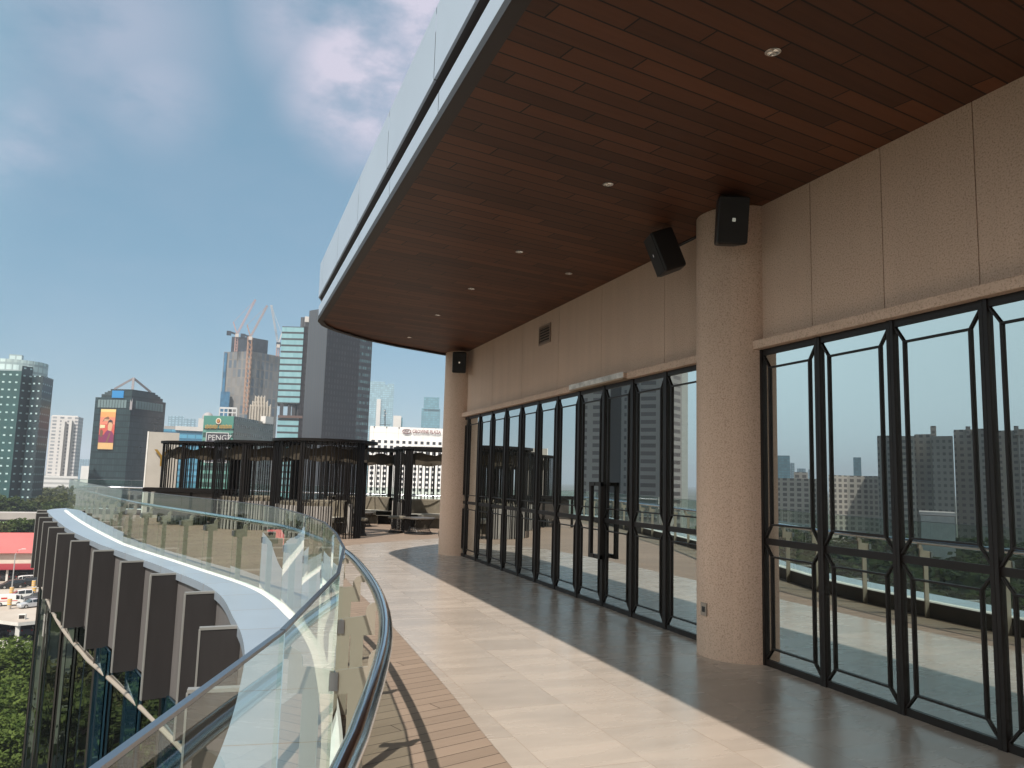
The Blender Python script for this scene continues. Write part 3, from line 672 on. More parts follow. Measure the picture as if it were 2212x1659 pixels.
# ------------------------------------------------------------------ cabanas on the far terrace
M_slat = mat('black_slat', (.0045, .0032, .003), .55, spec=.2)
M_cloth = mat('olive_cloth', (.038, .029, .018), .9, var=.25, vscale=4)
M_shell = mat('sofa_shell', (.30, .28, .26), .7, var=.08, vscale=3)
M_cush = mat('olive_cushion', (.135, .115, .085), .9, var=.12, vscale=6, bump=.1)
M_seat = mat('light_cushion', (.36, .34, .29), .9, var=.08, vscale=6)
M_wire = mat('black_wire', (.014, .012, .011), .4)
M_top = mat('dark_table_top', (.10, .085, .072), .35)
RC = 1.33
def cabana():
    r = thing('cabana', '', 'cabana', (0, 0, 0), 'round slatted cabanas on the far terrace')
    b = MB(); b.lathe([(.98, 2.42), (.98, 2.50), (RC+.05, 2.50), (RC+.05, 2.43), (.98, 2.42)], n=56)
    for k in range(6):
        a = k*PI/6; b.bar((math.cos(a)*1.0, math.sin(a)*1.0, 2.46+.001*k), (-math.cos(a)*1.0, -math.sin(a)*1.0, 2.46+.001*k), .03, .03)
    b.build('canopy_ring', M_slat, r)
    sl_ = MB(); rnd = random.Random(5)
    a = 46.0
    while a < 334:
        post = min(abs(a-46), abs(a-334)) < 9 or abs(a-118) < 3 or abs(a-262) < 3 or abs(a-190) < 3
        wd = .055 if post else .029
        c, s = math.cos(R(a)), math.sin(R(a)); p = np.array([c*(RC-.02), s*(RC-.02)])
        sl_.bar((*p, .0), (*p, 2.43), wd, .045 if post else .014, up=(c, s, 0))
        a += 3.1 if post else rnd.choice((4.8, 5.4, 2.8, 6.0))
    sl_.build('slat_screen', M_slat, r)
    v = MB(); A, B = [], []
    for k in range(121):
        an = 2*PI*k/120; rr = 1.13+.03*math.sin(an*9); sag = .10*abs(math.sin(an*4))**1.5
        A.append((rr*math.cos(an), rr*math.sin(an), 2.02-sag*.7)); B.append((1.12*math.cos(an), 1.12*math.sin(an), 2.33-.10*abs(math.cos(an*4))**3))
    v.strip(A, B); v.strip([(x*.985, y*.985, z) for x, y, z in A], [(x*.985, y*.985, z) for x, y, z in B], flip=True); v.build('valance', M_cloth, r, smooth=True)
    s = MB(); s.lathe([(1.10, .0), (1.10, .80), (1.20, .80), (1.20, .0)], n=40, a0=R(62), a1=R(298))
    for an in (62, 298):
        c, q = math.cos(R(an)), math.sin(R(an)); s.face([(1.10*c, 1.10*q, 0), (1.20*c, 1.20*q, 0), (1.20*c, 1.20*q, .8), (1.10*c, 1.10*q, .8)])
    s.build('sofa_shell', M_shell, r)
    s = MB(); s.lathe([(.94, .44), (.97, .86), (1.02, .90), (1.09, .88), (1.095, .44)], n=40, a0=R(66), a1=R(294)); s.build('back_cushion', M_cush, r, smooth=True)
    s = MB(); s.lathe([(.55, .30), (.53, .36), (.55, .43), (.60, .45), (1.09, .45), (1.09, .30), (.55, .30)], n=40, a0=R(66), a1=R(294)); s.build('seat_cushion', M_seat, r, smooth=True)
    s = MB(); s.lathe([(.62, .0), (.62, .299), (1.09, .299)], n=40, a0=R(66), a1=R(294)); s.build('sofa_base', M_cush, r)
    return r
def wire_table(x, y, top_r, ht, label, cat='table', name='wire_table', cushion=False):
    t = thing(name, label, cat, (x, y, 0), 'wire basket tables and stools by the cabanas')
    b = MB()
    for k in range(30):
        a = 2*PI*k/30; pr = [(top_r*.92, ht-.03), (top_r*.70, ht*.62), (top_r*.60, ht*.40), (top_r*.72, ht*.15), (top_r*.85, .03)]
        b.tube([(x+q*math.cos(a+.25*i), y+q*math.sin(a+.25*i), z) for i, (q, z) in enumerate(pr)], .006, 4)
    b.lathe([(top_r*.80, .0), (top_r*.9, .0), (top_r*.9, .035), (top_r*.80, .035), (top_r*.80, 0)], (x, y, 0), 28)
    b.build('wire_base', M_wire, t)
    b = MB()
    if cushion: b.lathe([(0, ht+.06), (top_r*.8, ht+.055), (top_r, ht+.02), (top_r, ht-.02), (0, ht-.02)], (x, y, 0), 28); b.build('cushion', M_cush, t, smooth=True)
    else: b.lathe([(0, ht), (top_r, ht), (top_r, ht-.03), (0, ht-.03)], (x, y, 0), 32); b.build('table_top', M_top, t)
    return t
pods = [((2.45, 21.45), -22, 'round slatted cabana in front, nearest the end of the glass balustrade'), ((.98, 24.6), -15, 'middle cabana of the front row with black slats, between two other round cabanas'),
        ((-.62, 27.0), -20, 'slatted cabana farthest left, beside the pale sign wall'), ((4.25, 26.5), -88, 'cabana behind the front row with its sofa facing the camera'), ((6.2, 24.0), -112, 'round slatted cabana half hidden by the far stucco column')]
p0 = cabana()
for i, ((x, y), rz, l) in enumerate(pods):
    o = p0 if i == 0 else copy_tree(p0)
    o.location = (x, y, 0); o.rotation_euler.z = R(rz); o['label'] = l
wire_table(5.25, 22.1, .46, .46, 'wide wire basket table with dark round top by the far column')
wire_table(4.1, 25.2, .40, .45, 'dark wire basket table in front of the facing sofa of the rear cabana')
wire_table(3.45, 21.35, .22, .42, 'small wire stool with olive cushion at the mouth of the nearest cabana', 'stool', 'wire_stool', True)
wire_table(4.72, 22.6, .27, .42, 'wire stool with pale cushion left of the wide basket table', 'stool', 'wire_stool', True)
# bar counter, sign wall, far end
ctr = thing('bar_counter', 'long black bar counter passing behind the slatted cabanas at the left', 'counter', (-1.0, 25.4, 0))
b = MB(); ca, cb = at(313, 1050, 25.6), at(513, 1060, 25.2); dv = (cb-ca)/np.linalg.norm(cb-ca)
b.bar((ca[0], ca[1], 1.02), (cb[0], cb[1], 1.02), .5, .12); b.build('counter_top', M_slat, ctr)
b = MB(); b.bar((ca[0]+.3, ca[1], .62), (cb[0]-.1, cb[1], .62), .34, .66); b.build('counter_front', M_dark, ctr)
for f in (.06, .5, .94):
    b = MB(); q = ca*(1-f)+cb*f; b.bar((q[0], q[1]-.15, 0), (q[0], q[1]-.15, .96), .07, .07, up=(1, 0, 0)); b.build('leg', M_slat, ctr)
sw = thing('sign_wall', 'tall pale freestanding sign wall with a gold letter behind the left cabana', 'wall', at(354, 1130, 29.2)*np.array([1, 1, 0]))
sa, sb = at(322, 932, 29.0), at(388, 936, 29.0); zt = (sa[2]+sb[2])/2
b = MB(); dd = (sb-sa)[:2]/np.linalg.norm((sb-sa)[:2]); nn = np.array([-dd[1], dd[0]])*.22
P4 = [sa[:2], sb[:2], sb[:2]+nn, sa[:2]+nn]
b.prism([tuple(p) for p in P4], -.02, zt); b.build('wall', mat('sign_plaster', (.42, .39, .35), .7, var=.04), sw)
b = MB(); q0 = sa[:2]-dd*.04
b.prism([tuple(q0-nn*.06), tuple(sa[:2]-dd*.001-nn*.06), tuple(sa[:2]-dd*.001+nn*1.02), tuple(q0+nn*1.02)], -.019, zt+.01); b.build('edge', M_white, sw)
M_gold = mat('gold_letter', (.42, .25, .06), .35, metal=.6)
q = at(331, 1000, 28.95); text('Y', .82, .02, M_gold, sw, (q[0], q[1]-.03, 1.72), (dd[0], dd[1], 0), 'lettering')

# ------------------------------------------------------------------ ground, parking deck
GZ = -30.0
M_ground = mat('city_ground', (.14, .135, .12), .9, col2=(.055, .075, .04), vscale=.012, vdetail=8)
b = MB(); b.face([(-6000,-3000,GZ),(6000,-3000,GZ),(6000,9000,GZ),(-6000,9000,GZ)]); struct(b.build('ground', M_ground))
M_asph = mat('asphalt', (.055, .054, .053), .85, var=.2, vscale=.4)
b = MB(); rd = [(-22,-60),(-15,0),(-14,30),(-17,60),(-21,90),(-24,140),(-24,300)]
rdl = catmull(rd, 4); b.strip(z3(offset(rdl, 5), GZ+.03), z3(offset(rdl, -4), GZ+.03), flip=True); struct(b.build('road', M_asph))
M_conc = mat('deck_concrete', (.46, .40, .34), .8, col2=(.33, .27, .22), vscale=.09, vdetail=7)
M_pwhite = mat('painted_concrete', (.62, .60, .56), .7, var=.08, vscale=.6)
M_line = mat('white_marking', (.72, .70, .66), .7)
DZ = -23.0
def dk(x, y): return onz(x, y, DZ)
def c7(X, Y): return (X/4.424/1.823, (2150+Y/4.424)/1.823)
pk = thing('parking_garage', 'open two level parking garage with a sunlit concrete roof deck', 'building', (-40, 165, GZ))
e0, eL, eR = dk(*c7(320, 1335)), dk(*c7(-300, 1255)), dk(*c7(900, 1275))
far = 62.0
dl = (eL-e0)[:2]; dl /= np.linalg.norm(dl); dr = (eR-e0)[:2]; dr /= np.linalg.norm(dr)
pa = e0[:2]; pL = pa + dl*34; pR = pa + dr*46; pLF = pL + np.array([0, far]); pRF = pR + np.array([0, far])
foot = [tuple(pL), tuple(pa), tuple(pR), tuple(pRF), tuple(pLF)]
b = MB(); b.prism(foot, DZ-.55, DZ, m=M_pwhite, top=M_conc); b.build('roof_deck', M_conc, pk)
b = MB(); inset = foot
b.prism(foot, GZ, DZ-3.6, m=M_pwhite, top=M_asph); b.build('lower_level', M_pwhite, pk)
b = MB()
def edge_bar(a, c, z0, z1, th, b):
    b.bar((a[0], a[1], (z0+z1)/2), (c[0], c[1], (z0+z1)/2), th, z1-z0)
edge_bar(pL, pa, DZ-4.4, DZ-3.1, .25, b); edge_bar(pa, pR, DZ-4.4, DZ-3.1, .25, b); b.build('parapet', M_pwhite, pk)
for a_, d_, n_ in ((pa, dl, 4), (pa, dr, 6)):
    for k in range(n_):
        q = a_ + d_*(k*8 + (.4 if d_ is dl or k else .4)); q = q + np.array([.15, .6])
        if d_ is dr and k == 0: continue
        b = MB(); b.box((q[0]-.3, q[1]-.3, DZ-3.6), (q[0]+.3, q[1]+.3, DZ-.55)); b.build('column', M_pwhite, pk)
b = MB()
for k in range(9):
    q = dk(*c7(330, 740)) + np.array([k*2.7-6, 0, 0]); b.bar((q[0], q[1], DZ+.015), (q[0]+.6, q[1]+4.6, DZ+.015), .14, .012)
    q = dk(*c7(330, 970)) + np.array([k*2.7-8, 0, 0]); b.bar((q[0], q[1], DZ+.015), (q[0]+.6, q[1]+4.6, DZ+.015), .14, .012)
b.build('marking', M_line, pk)

# ------------------------------------------------------------------ vehicles
M_tyre = mat('tyre', (.012, .012, .012), .8); M_rim = mat('alloy_rim', (.5, .5, .5), .3, metal=.8)
M_cgl = mat('car_glass', (.015, .018, .02), .08, spec=.8)
M_lamp = mat('lamp_lens', (.7, .7, .68), .15); M_tail = mat('tail_lamp', (.45, .02, .015), .25)
PROF = {  # half side profiles: (x, z_belt, z_roof or None, half width at belt, half width at roof), x from nose to tail
 'mpv': [(2.25,.62,None,.70,0),(2.15,.78,None,.82,0),(1.35,1.00,1.02,.86,.80),(.55,1.02,1.56,.87,.70),(-.6,1.02,1.68,.87,.70),(-1.75,1.03,1.62,.87,.68),(-2.1,1.02,1.10,.84,.76),(-2.2,.75,None,.80,0)],
 'suv': [(2.3,.72,None,.74,0),(2.2,.95,None,.86,0),(1.15,1.10,1.12,.90,.84),(.55,1.12,1.68,.91,.73),(-.6,1.12,1.80,.91,.73),(-1.9,1.13,1.76,.91,.71),(-2.2,1.12,1.20,.88,.80),(-2.3,.80,None,.84,0)],
 'van': [(2.15,.80,None,.76,0),(2.1,1.0,1.02,.82,.80),(1.55,1.12,1.72,.84,.72),(.9,1.12,1.90,.85,.78),(-.6,1.12,1.93,.85,.79),(-2.0,1.12,1.92,.85,.79),(-2.15,1.10,1.60,.84,.78),(-2.2,.80,None,.82,0)],
 'sedan': [(2.25,.58,None,.72,0),(2.15,.74,None,.84,0),(1.05,.92,.94,.87,.82),(.35,.94,1.38,.88,.66),(-.6,.94,1.44,.88,.66),(-1.45,.96,1.10,.87,.74),(-2.1,.95,None,.83,0),(-2.25,.66,None,.76,0)],
}
def car(kind, paint, loc, heading, label, name='parked_car', cat='car', rear=None, stripe=None, solid_rear=False):
    root = thing(name, label, cat, (0, 0, 0), 'cars and vans in the parking garage')
    pr = PROF[kind]; b = MB(); z0 = .24
    for k in range(len(pr)-1):
        (xa, za, _, wa, _), (xb, zb, _, wb, _) = pr[k], pr[k+1]
        for s in (1, -1):
            q = [(xa, s*wa, z0), (xb, s*wb, z0), (xb, s*wb, zb), (xa, s*wa, za)]; b.face(q if s < 0 else q[::-1])
        b.face([(xa, -wa, za), (xb, -wb, zb), (xb, wb, zb), (xa, wa, za)]); b.face([(xa, wa, z0), (xb, wb, z0), (xb, -wb, z0), (xa, -wa, z0)])
    for (x, z, _, w_, _), fl in ((pr[0], 1), (pr[-1], 0)):
        q = [(x, -w_, z0), (x, w_, z0), (x, w_, z), (x, -w_, z)]; b.face(q if fl else q[::-1])
    cabs = [p for p in pr if p[2] is not None]; g = MB(); rf = MB(); pl = MB()
    for k in range(len(cabs)-1):
        (xa, ba, ra, wa, ta), (xb, bb, rb, wb, tb) = cabs[k], cabs[k+1]
        steep = k == 0 or k == len(cabs)-2
        solid = solid_rear and k >= 2
        for s in (1, -1):
            q = [(xa, s*wa*.985, ba), (xb, s*wb*.985, bb), (xb, s*tb, rb), (xa, s*ta, ra)]; q = q if s < 0 else q[::-1]
            (pl if solid else g).face(q)
            x = xa; (pl).bar((x, s*wa*.985, ba), (x-.02, s*ta, ra), .09, .03, up=(0, 1, 0)) if k else None
        q = [(xa, -ta, ra), (xb, -tb, rb), (xb, tb, rb), (xa, ta, ra)]
        (g if steep and not (solid_rear and k) else rf).face(q)
    b.f += [tuple(i+len(b.v) for i in f) for f in rf.f+[]]; b.v += rf.v; b.uv += rf.uv; b.m += rf.m
    b.f += [tuple(i+len(b.v) for i in f) for f in pl.f]; b.v += pl.v; b.uv += pl.uv; b.m += pl.m
    bevel(b.build('body', paint, root, merge=True), .05, 2); g.build('windows', M_cgl, root)
    for x in (1.38, -1.38):
        for s in (1, -1):
            wl = MB(); n = 18; yo = s*.90; yi = s*.68; r_ = .335
            pts = [(x+r_*math.cos(2*PI*i/n), r_+r_*math.sin(2*PI*i/n)) for i in range(n)]
            for i in range(n):
                (xa, za), (xb, zb) = pts[i], pts[(i+1) % n]; wl.face([(xa, yi, za), (xb, yi, zb), (xb, yo, zb), (xa, yo, za)])
            wl.face([(p, yo, z) for p, z in pts]); wl.face([(p, yi, z) for p, z in pts])
            o = wl.build('wheel', M_tyre, root)
            rm = MB(); rm.face([(x+.2*math.cos(2*PI*i/n), yo+s*.006, r_+.2*math.sin(2*PI*i/n)) for i in range(n)]); rm.build('rim', M_rim, o)
    (x, z, _, w_, _) = pr[1]
    for s in (1, -1):
        h = MB(); h.box((x+.01, s*w_*.72-.16, z-.2), (x+.10, s*w_*.72+.16, z-.04)); h.build('headlight', M_lamp, root)
        (x2, z2, _, w2, _) = pr[-2]
        h = MB(); h.box((x2-.12, s*w2*.80-.12, z2-.26), (x2-.02, s*w2*.80+.12, z2-.02)); h.build('tail_light', M_tail, root)
    if rear:
        h = MB(); h.box((-2.26, -.8, .45), (-2.17, .8, 1.75)); h.box((-2.2, -.872, .3), (-1.0, -.853, 1.12)); h.box((-2.2, .853, .3), (-1.0, .872, 1.12)); h.build('red_panel', rear, root)
    if stripe:
        h = MB(); h.box((-2.1, -.872, .86), (1.2, -.855, .96)); h.box((-2.1, .855, .86), (1.2, .872, .96)); h.box((-1.3, -.872, 1.25), (-.4, -.862, 1.5)); h.box((-1.3, .862, 1.25), (-.4, .872, 1.5)); h.build('stripe', stripe, root)
    root.location = tuple(loc); root.rotation_euler.z = heading
    return root
def paint(n, c, r=.25): return mat('paint_'+n, c, r, spec=.6)
PB, PWt, PSi, PRd, PGy = paint('black', (.012, .012, .014)), paint('white', (.72, .72, .70)), paint('silver', (.42, .43, .45)), paint('red', (.55, .04, .025)), paint('grey', (.10, .105, .12))
def cpos(X, Y, z=DZ): q = onz(*c7(X, Y), z); return (q[0], q[1], z)
car('mpv', PB, cpos(195, 735), R(205), 'black people carrier beside the tall lamp post on the sunlit deck')
car('suv', PB, cpos(610, 690), R(20), 'black off-road car parked next to the red and white van')
car('van', PWt, cpos(455, 680), R(198), 'white van with a bright red rear, between two black cars', 'parked_van', 'van', rear=PRd)
car('mpv', PWt, cpos(350, 925), R(200), 'plain white family car in the middle of the sunlit deck')
car('van', PWt, cpos(165, 1035), R(8), 'white delivery van with a red stripe along its side', 'parked_van', 'van', stripe=PRd, solid_rear=True)
car('suv', PGy, cpos(655, 970), R(160), 'dark grey off-road car behind the silver saloon')
car('sedan', PSi, cpos(560, 1065), R(215), 'silver saloon nearest the front edge of the deck')
car('sedan', PSi, cpos(610, 570), R(120), 'silver saloon under the right end of the red canopy')
car('suv', PB, cpos(80, 590), R(95), 'black off-road car at the left in the shade of the red canopy')
car('mpv', PB, cpos(240, 585), R(95), 'black car under the middle of the red canopy')
car('sedan', PWt, cpos(390, 572), R(95), 'white saloon in the shade under the red canopy')
car('van', PWt, cpos(745, 585), R(100), 'white van at the far right of the canopy, half hidden by the fins', 'parked_van', 'van')
LZ = DZ-3.55
for X, k_, pm, l in ((60, 'mpv', PB, 'black car on the lower garage level at the far left'), (260, 'sedan', PSi, 'silver car on the lower garage level left of the column'), (470, 'suv', PGy, 'dark car on the lower garage level right of the column')):
    car(k_, pm, cpos(X, 1530, LZ), R(100), l)
M_yel = mat('yellow_band', (.75, .40, .04), .6)
M_bconc = mat('bollard_concrete', (.45, .40, .35), .8)
for X, Y, l in ((577, 755, 'striped bollard in front of the black off-road car'), (192, 880, 'striped bollard at the foot of the lamp post'), (155, 1100, 'striped bollard in front of the white delivery van'), (838, 1075, 'striped bollard beside the fins at the right of the deck'), (585, 885, 'striped bollard behind the dark grey off-road car')):
    p = cpos(X, Y); t = thing('bollard', 'yellow and black '+l, 'bollard', p, 'striped bollards on the garage roof')
    b = MB(); b.lathe([(0, 1.75), (.34, 1.75), (.34, 0)], p, 14); b.build('post', M_bconc, t)
    for z in (.75, 1.15, 1.5):
        b = MB(); b.lathe([(.341, z), (.352, z), (.352, z+.2), (.341, z+.2)], p, 14); b.build('stripe', M_yel, t)
p = cpos(200, 800); lp = thing('lamp_post', 'tall thin grey lamp post with a curved arm on the garage roof', 'lamp', p)
b = MB(); b.tube([(p[0], p[1], p[2]), (p[0], p[1], p[2]+7.2), (p[0]+.4, p[1], p[2]+8.0), (p[0]+1.1, p[1], p[2]+8.3)], [.12, .09, .08, .07], 8); b.build('post', mat('lamp_grey', (.38,.38,.38), .5, metal=.3), lp, smooth=True)
b = MB(); b.box((p[0]+1.0, p[1]-.12, p[2]+8.24), (p[0]+1.7, p[1]+.12, p[2]+8.36)); b.build('lamp_head', M_pwhite, lp)
p = cpos(385, 1275); un = thing('roof_unit', 'small boxy air unit alone on the bare front of the deck', 'air unit', p)
b = MB(); b.box((p[0]-.5, p[1]-.4, p[2]), (p[0]+.5, p[1]+.4, p[2]+.8)); bevel(b.build('casing', M_pwhite, un), .03)
b = MB(); b.box((p[0]-.4, p[1]-.42, p[2]+.12), (p[0]+.4, p[1]-.401, p[2]+.7)); b.build('grille', M_core, un)
# red roofed hall with canopy
M_redroof = mat('red_metal_roof', (.60, .13, .12), .5, var=.05, vscale=.3); M_cream = mat('cream_wall', (.60, .56, .46), .8, var=.05, vscale=.4); M_dred = mat('dark_red_eave', (.25, .02, .03), .5)
hl = thing('red_roof_hall', 'long cream hall with a salmon red sheet roof above the parked cars', 'building', (-55, 212, DZ))
hr = at(124/1.823*1.0, 1225, 203.0); hx = hr[0]+1.2; hy = 200.5
b = MB(); b.box((hx-40, hy, DZ+3.0), (hx, hy+14, DZ+5.9)); b.build('wall', M_cream, hl)
b = MB(); b.face([(hx-41, hy-.9, DZ+5.75), (hx+.7, hy-.9, DZ+5.75), (hx-1.6, hy+6.5, DZ+9.6), (hx-41, hy+6.5, DZ+9.6)]); b.face([(hx+.7, hy-.9, DZ+5.75), (hx+.7, hy+14.5, DZ+5.75), (hx-1.6, hy+6.5, DZ+9.6)]); b.face([(hx-41, hy+14.5, DZ+5.75), (hx-41, hy+6.5, DZ+9.6), (hx-1.6, hy+6.5, DZ+9.6), (hx+.7, hy+14.5, DZ+5.75)]); b.build('roof', M_redroof, hl)
b = MB(); b.hexa([(hx-41, hy-3.2, DZ+2.45), (hx+2.2, hy-3.2, DZ+2.45), (hx+2.2, hy, DZ+3.3), (hx-41, hy, DZ+3.3), (hx-41, hy-3.2, DZ+2.6), (hx+2.2, hy-3.2, DZ+2.6), (hx+2.2, hy, DZ+3.45), (hx-41, hy, DZ+3.45)]); b.build('canopy', M_dred, hl)
for k in range(6):
    b = MB(); x = hx+1.6-k*7; b.box((x-.2, hy-2.6, DZ), (x+.2, hy-2.2, DZ+2.5)); b.build('post', M_pwhite, hl)
b = MB(); b.box((hx-40, hy+9, DZ), (hx, hy+10, DZ+3.0)); b.build('back_wall', M_dark, hl)

# ------------------------------------------------------------------ trees
def leaf_mat(name, c, c2):
    m = bpy.data.materials.new(name); m.use_nodes = True; t = m.node_tree; t.nodes.clear()
    co = N(t, 'ShaderNodeTexCoord'); n = N(t, 'ShaderNodeTexNoise', i_Scale=.9, i_Detail=5.0); t.links.new(co.outputs['Object'], n.inputs['Vector'])
    mr = N(t, 'ShaderNodeMapRange'); mr.inputs[1].default_value = .35; mr.inputs[2].default_value = .65; t.links.new(n.outputs['Fac'], mr.inputs[0])
    k = mixc(t, mr.outputs[0], c2, c)
    d = N(t, 'ShaderNodeBsdfDiffuse'); t.links.new(k, d.inputs[0]); tr = N(t, 'ShaderNodeBsdfTranslucent'); t.links.new(k, tr.inputs[0])
    mx = N(t, 'ShaderNodeMixShader'); mx.inputs[0].default_value = .3; t.links.new(d.outputs[0], mx.inputs[1]); t.links.new(tr.outputs[0], mx.inputs[2])
    o = N(t, 'ShaderNodeOutputMaterial'); t.links.new(mx.outputs[0], o.inputs['Surface']); return m
M_leafA = leaf_mat('leaf_mid', (.085, .115, .038), (.040, .060, .020)); M_leafB = leaf_mat('leaf_olive', (.105, .115, .045), (.055, .065, .026)); M_leafC = leaf_mat('leaf_bright', (.125, .165, .045), (.050, .080, .020))
M_leafD = leaf_mat('leaf_dark', (.050, .066, .028), (.026, .038, .016))
M_bark = mat('bark', (.11, .08, .055), .9, var=.3, vscale=6)
def tree_meshes(seed, ht, rad, flat, n_cl, leaves, lsz, m_leaf, name):
    """one tree at the origin: trunk with limbs, crown of leaf clumps"""
    rnd = random.Random(seed); root = thing(name, '', 'tree'); tb = MB(); cr = MB()
    fork = ht*.42
    tb.tube([(0, 0, 0), (.1, .05, fork*.5), (0, .1, fork), (.1, 0, ht*.75)], [rad*.055, rad*.045, rad*.038, rad*.012], 8)
    cz = ht-rad*flat
    for c in range(n_cl):
        while True:
            x, y, z = (rnd.uniform(-1, 1) for _ in range(3)); d = x*x+y*y+z*z
            if .25 < d < 1 and z > -.55: break
        sgn = rnd.uniform(.85, 1.12)
        p = (x*rad*sgn, y*rad*sgn, cz+z*rad*flat*sgn)
        if c % 5 == 0: tb.tube([(0, 0, fork*rnd.uniform(.75, 1.1)), (p[0]*.5, p[1]*.5, (fork+p[2])/2+.3), p], [rad*.03, rad*.018, rad*.006], 5)
        cs = rad*rnd.uniform(.17, .30)
        for l in range(leaves):
            a, bq = rnd.uniform(0, 2*PI), rnd.gauss(0, .55); rr = cs*rnd.random()**.4
            q = np.array([p[0]+rr*math.cos(a)*math.cos(bq), p[1]+rr*math.sin(a)*math.cos(bq), p[2]+rr*math.sin(bq)*.62])
            n = np.array([rnd.gauss(0, .6), rnd.gauss(0, .6), 1.0]); n /= np.linalg.norm(n)
            t = np.cross(n, [rnd.gauss(0, 1), rnd.gauss(0, 1), rnd.gauss(0, 1)]); t /= np.linalg.norm(t); s = np.cross(n, t)
            e = lsz*rnd.uniform(.6, 1.35)
            i = len(cr.v); cr.v += [tuple(q-t*e*.5), tuple(q+s*e*.32-n*e*.08), tuple(q+t*e*.5), tuple(q-s*e*.32-n*e*.08)]; cr.f.append((i, i+1, i+2, i+3)); cr.uv.append(None); cr.m.append(0)
    tb.build('trunk', M_bark, root, smooth=True); cr.build('crown', m_leaf, root)
    return root
T_near = tree_meshes(11, 15.5, 6.6, .62, 210, 85, .56, M_leafC, 'leafy_tree')
T_a = tree_meshes(2, 14, 6.5, .62, 95, 42, .95, M_leafA, 'leafy_tree'); T_b = tree_meshes(3, 12, 7.5, .42, 90, 42, 1.0, M_leafB, 'rain_tree'); T_c = tree_meshes(4, 16, 5.5, .85, 95, 42, .95, M_leafA, 'leafy_tree')
T_used = set()
def place_tree(proto, x, y, label, s=1.0, group=None, rz=0.0, z=GZ):
    o = proto if proto.name not in T_used else copy_tree(proto); T_used.add(proto.name)
    o.location = (x, y, z); o.scale = (s, s, s*random.uniform(.92, 1.08)); o.rotation_euler.z = rz or random.uniform(0, 6); o['label'] = label
    if group: o['group'] = group
    return o
for (px, py, dist, s_, rz_, l) in ((12, 1388, 104, .92, 1.2, 'big bright green leafy tree at the lower left beside the mirror glass'), (48, 1440, 98, .80, 2.9, 'smaller bright leafy tree touching the left edge of the mirror glass'),
                               (-18, 1462, 92, .84, 4.4, 'bright leafy tree cut by the left edge, in front of the big one'), (22, 1530, 84, .70, 5.1, 'lowest bright leafy tree in front, above the street')):
    q = at(px, py, dist); place_tree(T_near, q[0], q[1], l, s_, rz=rz_, z=q[2]-15.5*s_*1.05)
random.seed(21)
gW = 'dark trees along the street below the terrace'
for (x, y, s) in ((-31, 78, .8), (-37, 88, .95), (-42, 76, .9), (-34, 66, .75), (-48, 92, 1.0), (-46, 62, .95), (-54, 78, 1.0), (-40, 52, .8), (-36, 24, 1.0), (-44, 36, 1.05), (-46, 10, 1.0), (-26, 2, .8), (-56, 24, 1.1), (-60, 48, 1.0)):
    place_tree(random.choice((T_a, T_b, T_c)), x, y, 'dark leafy tree by the street, seen only as a reflection in the mirror glass', s, gW)
# trees seen at the left between the flyover and the far towers
for (px, py, dist, pr, s, l) in ((148, 1062, 410, T_b, 1.45, 'broad olive crowned rain tree right of the teal tower, tallest of the far trees'), (98, 1072, 400, T_b, 1.25, 'spreading rain tree at the foot of the white apartment block'), (60, 1082, 395, T_a, 1.2, 'round tree in front of the dark base of the teal tower'),
                            (20, 1078, 385, T_c, 1.15, 'upright tree at the left edge before the teal tower'), (175, 1085, 385, T_a, 1.15, 'round tree seen through the far end of the glass balustrade'), (122, 1090, 372, T_a, 1.1, 'low dark tree in front of the spreading rain tree'), (-20, 1070, 400, T_a, 1.2, 'tree crown cut by the left edge of the picture, beyond the flyover'),
                            (30, 1122, 275, T_b, .95, 'wide tree crown directly below the pale flyover'), (62, 1130, 262, T_a, .9, 'dense tree right of the grey shed below the flyover'), (-8, 1127, 270, T_b, .9, 'tree below the flyover at the left edge, above the green roofed shed'),
                            (12, 1162, 245, T_b, .85, 'tree between the grey shed and the white flat roof'), (50, 1160, 240, T_a, .85, 'dark tree just behind the white flat roof'), (82, 1150, 244, T_a, .9, 'tree beside the farthest fins below the flyover')):
    q = at(px, py, dist); ht = {T_a: 14, T_b: 12, T_c: 16}[pr]*s
    place_tree(pr, q[0], q[1], l, s, 'trees beyond the parking garage', z=q[2]-ht)
# wooded belt to the west: seen in the shop windows
def belt(name, label, n, fn, m_leaf, seed):
    rnd = random.Random(seed); cr = MB()
    for _ in range(n):
        x, y, zt = fn(rnd)
        if name == 'wooded_belt' and x > -0.34*y-9: continue
        R_ = rnd.uniform(3.5, 6.5)
        for _c in range(16):
            a, e = rnd.uniform(0, 2*PI), rnd.uniform(-.3, 1.4); p = np.array([x+R_*math.cos(a)*math.cos(e), y+R_*math.sin(a)*math.cos(e), zt-R_*.7+R_*.7*math.sin(e)])
            for _l in range(9):
                q = p+np.array([rnd.gauss(0, 1), rnd.gauss(0, 1), rnd.gauss(0, .6)]); t = np.array([rnd.gauss(0, 1), rnd.gauss(0, 1), rnd.gauss(0, .4)]); t /= np.linalg.norm(t)
                s = np.cross(t, [rnd.gauss(0, .4), rnd.gauss(0, .4), 1]); s /= max(.2, np.linalg.norm(s)); e2 = rnd.uniform(.7, 1.5)
                cr.face([q-t*e2, q+s*e2*.6, q+t*e2, q-s*e2*.6])
        cr.face([(x-R_*.7, y-R_*.4, GZ), (x+R_*.7, y-R_*.4, GZ), (x+R_*.5, y, zt-R_*.9), (x-R_*.5, y, zt-R_*.9)])
    o = cr.build(name, m_leaf); o['kind'] = 'stuff'; o['label'] = label; o['category'] = 'trees'; return o
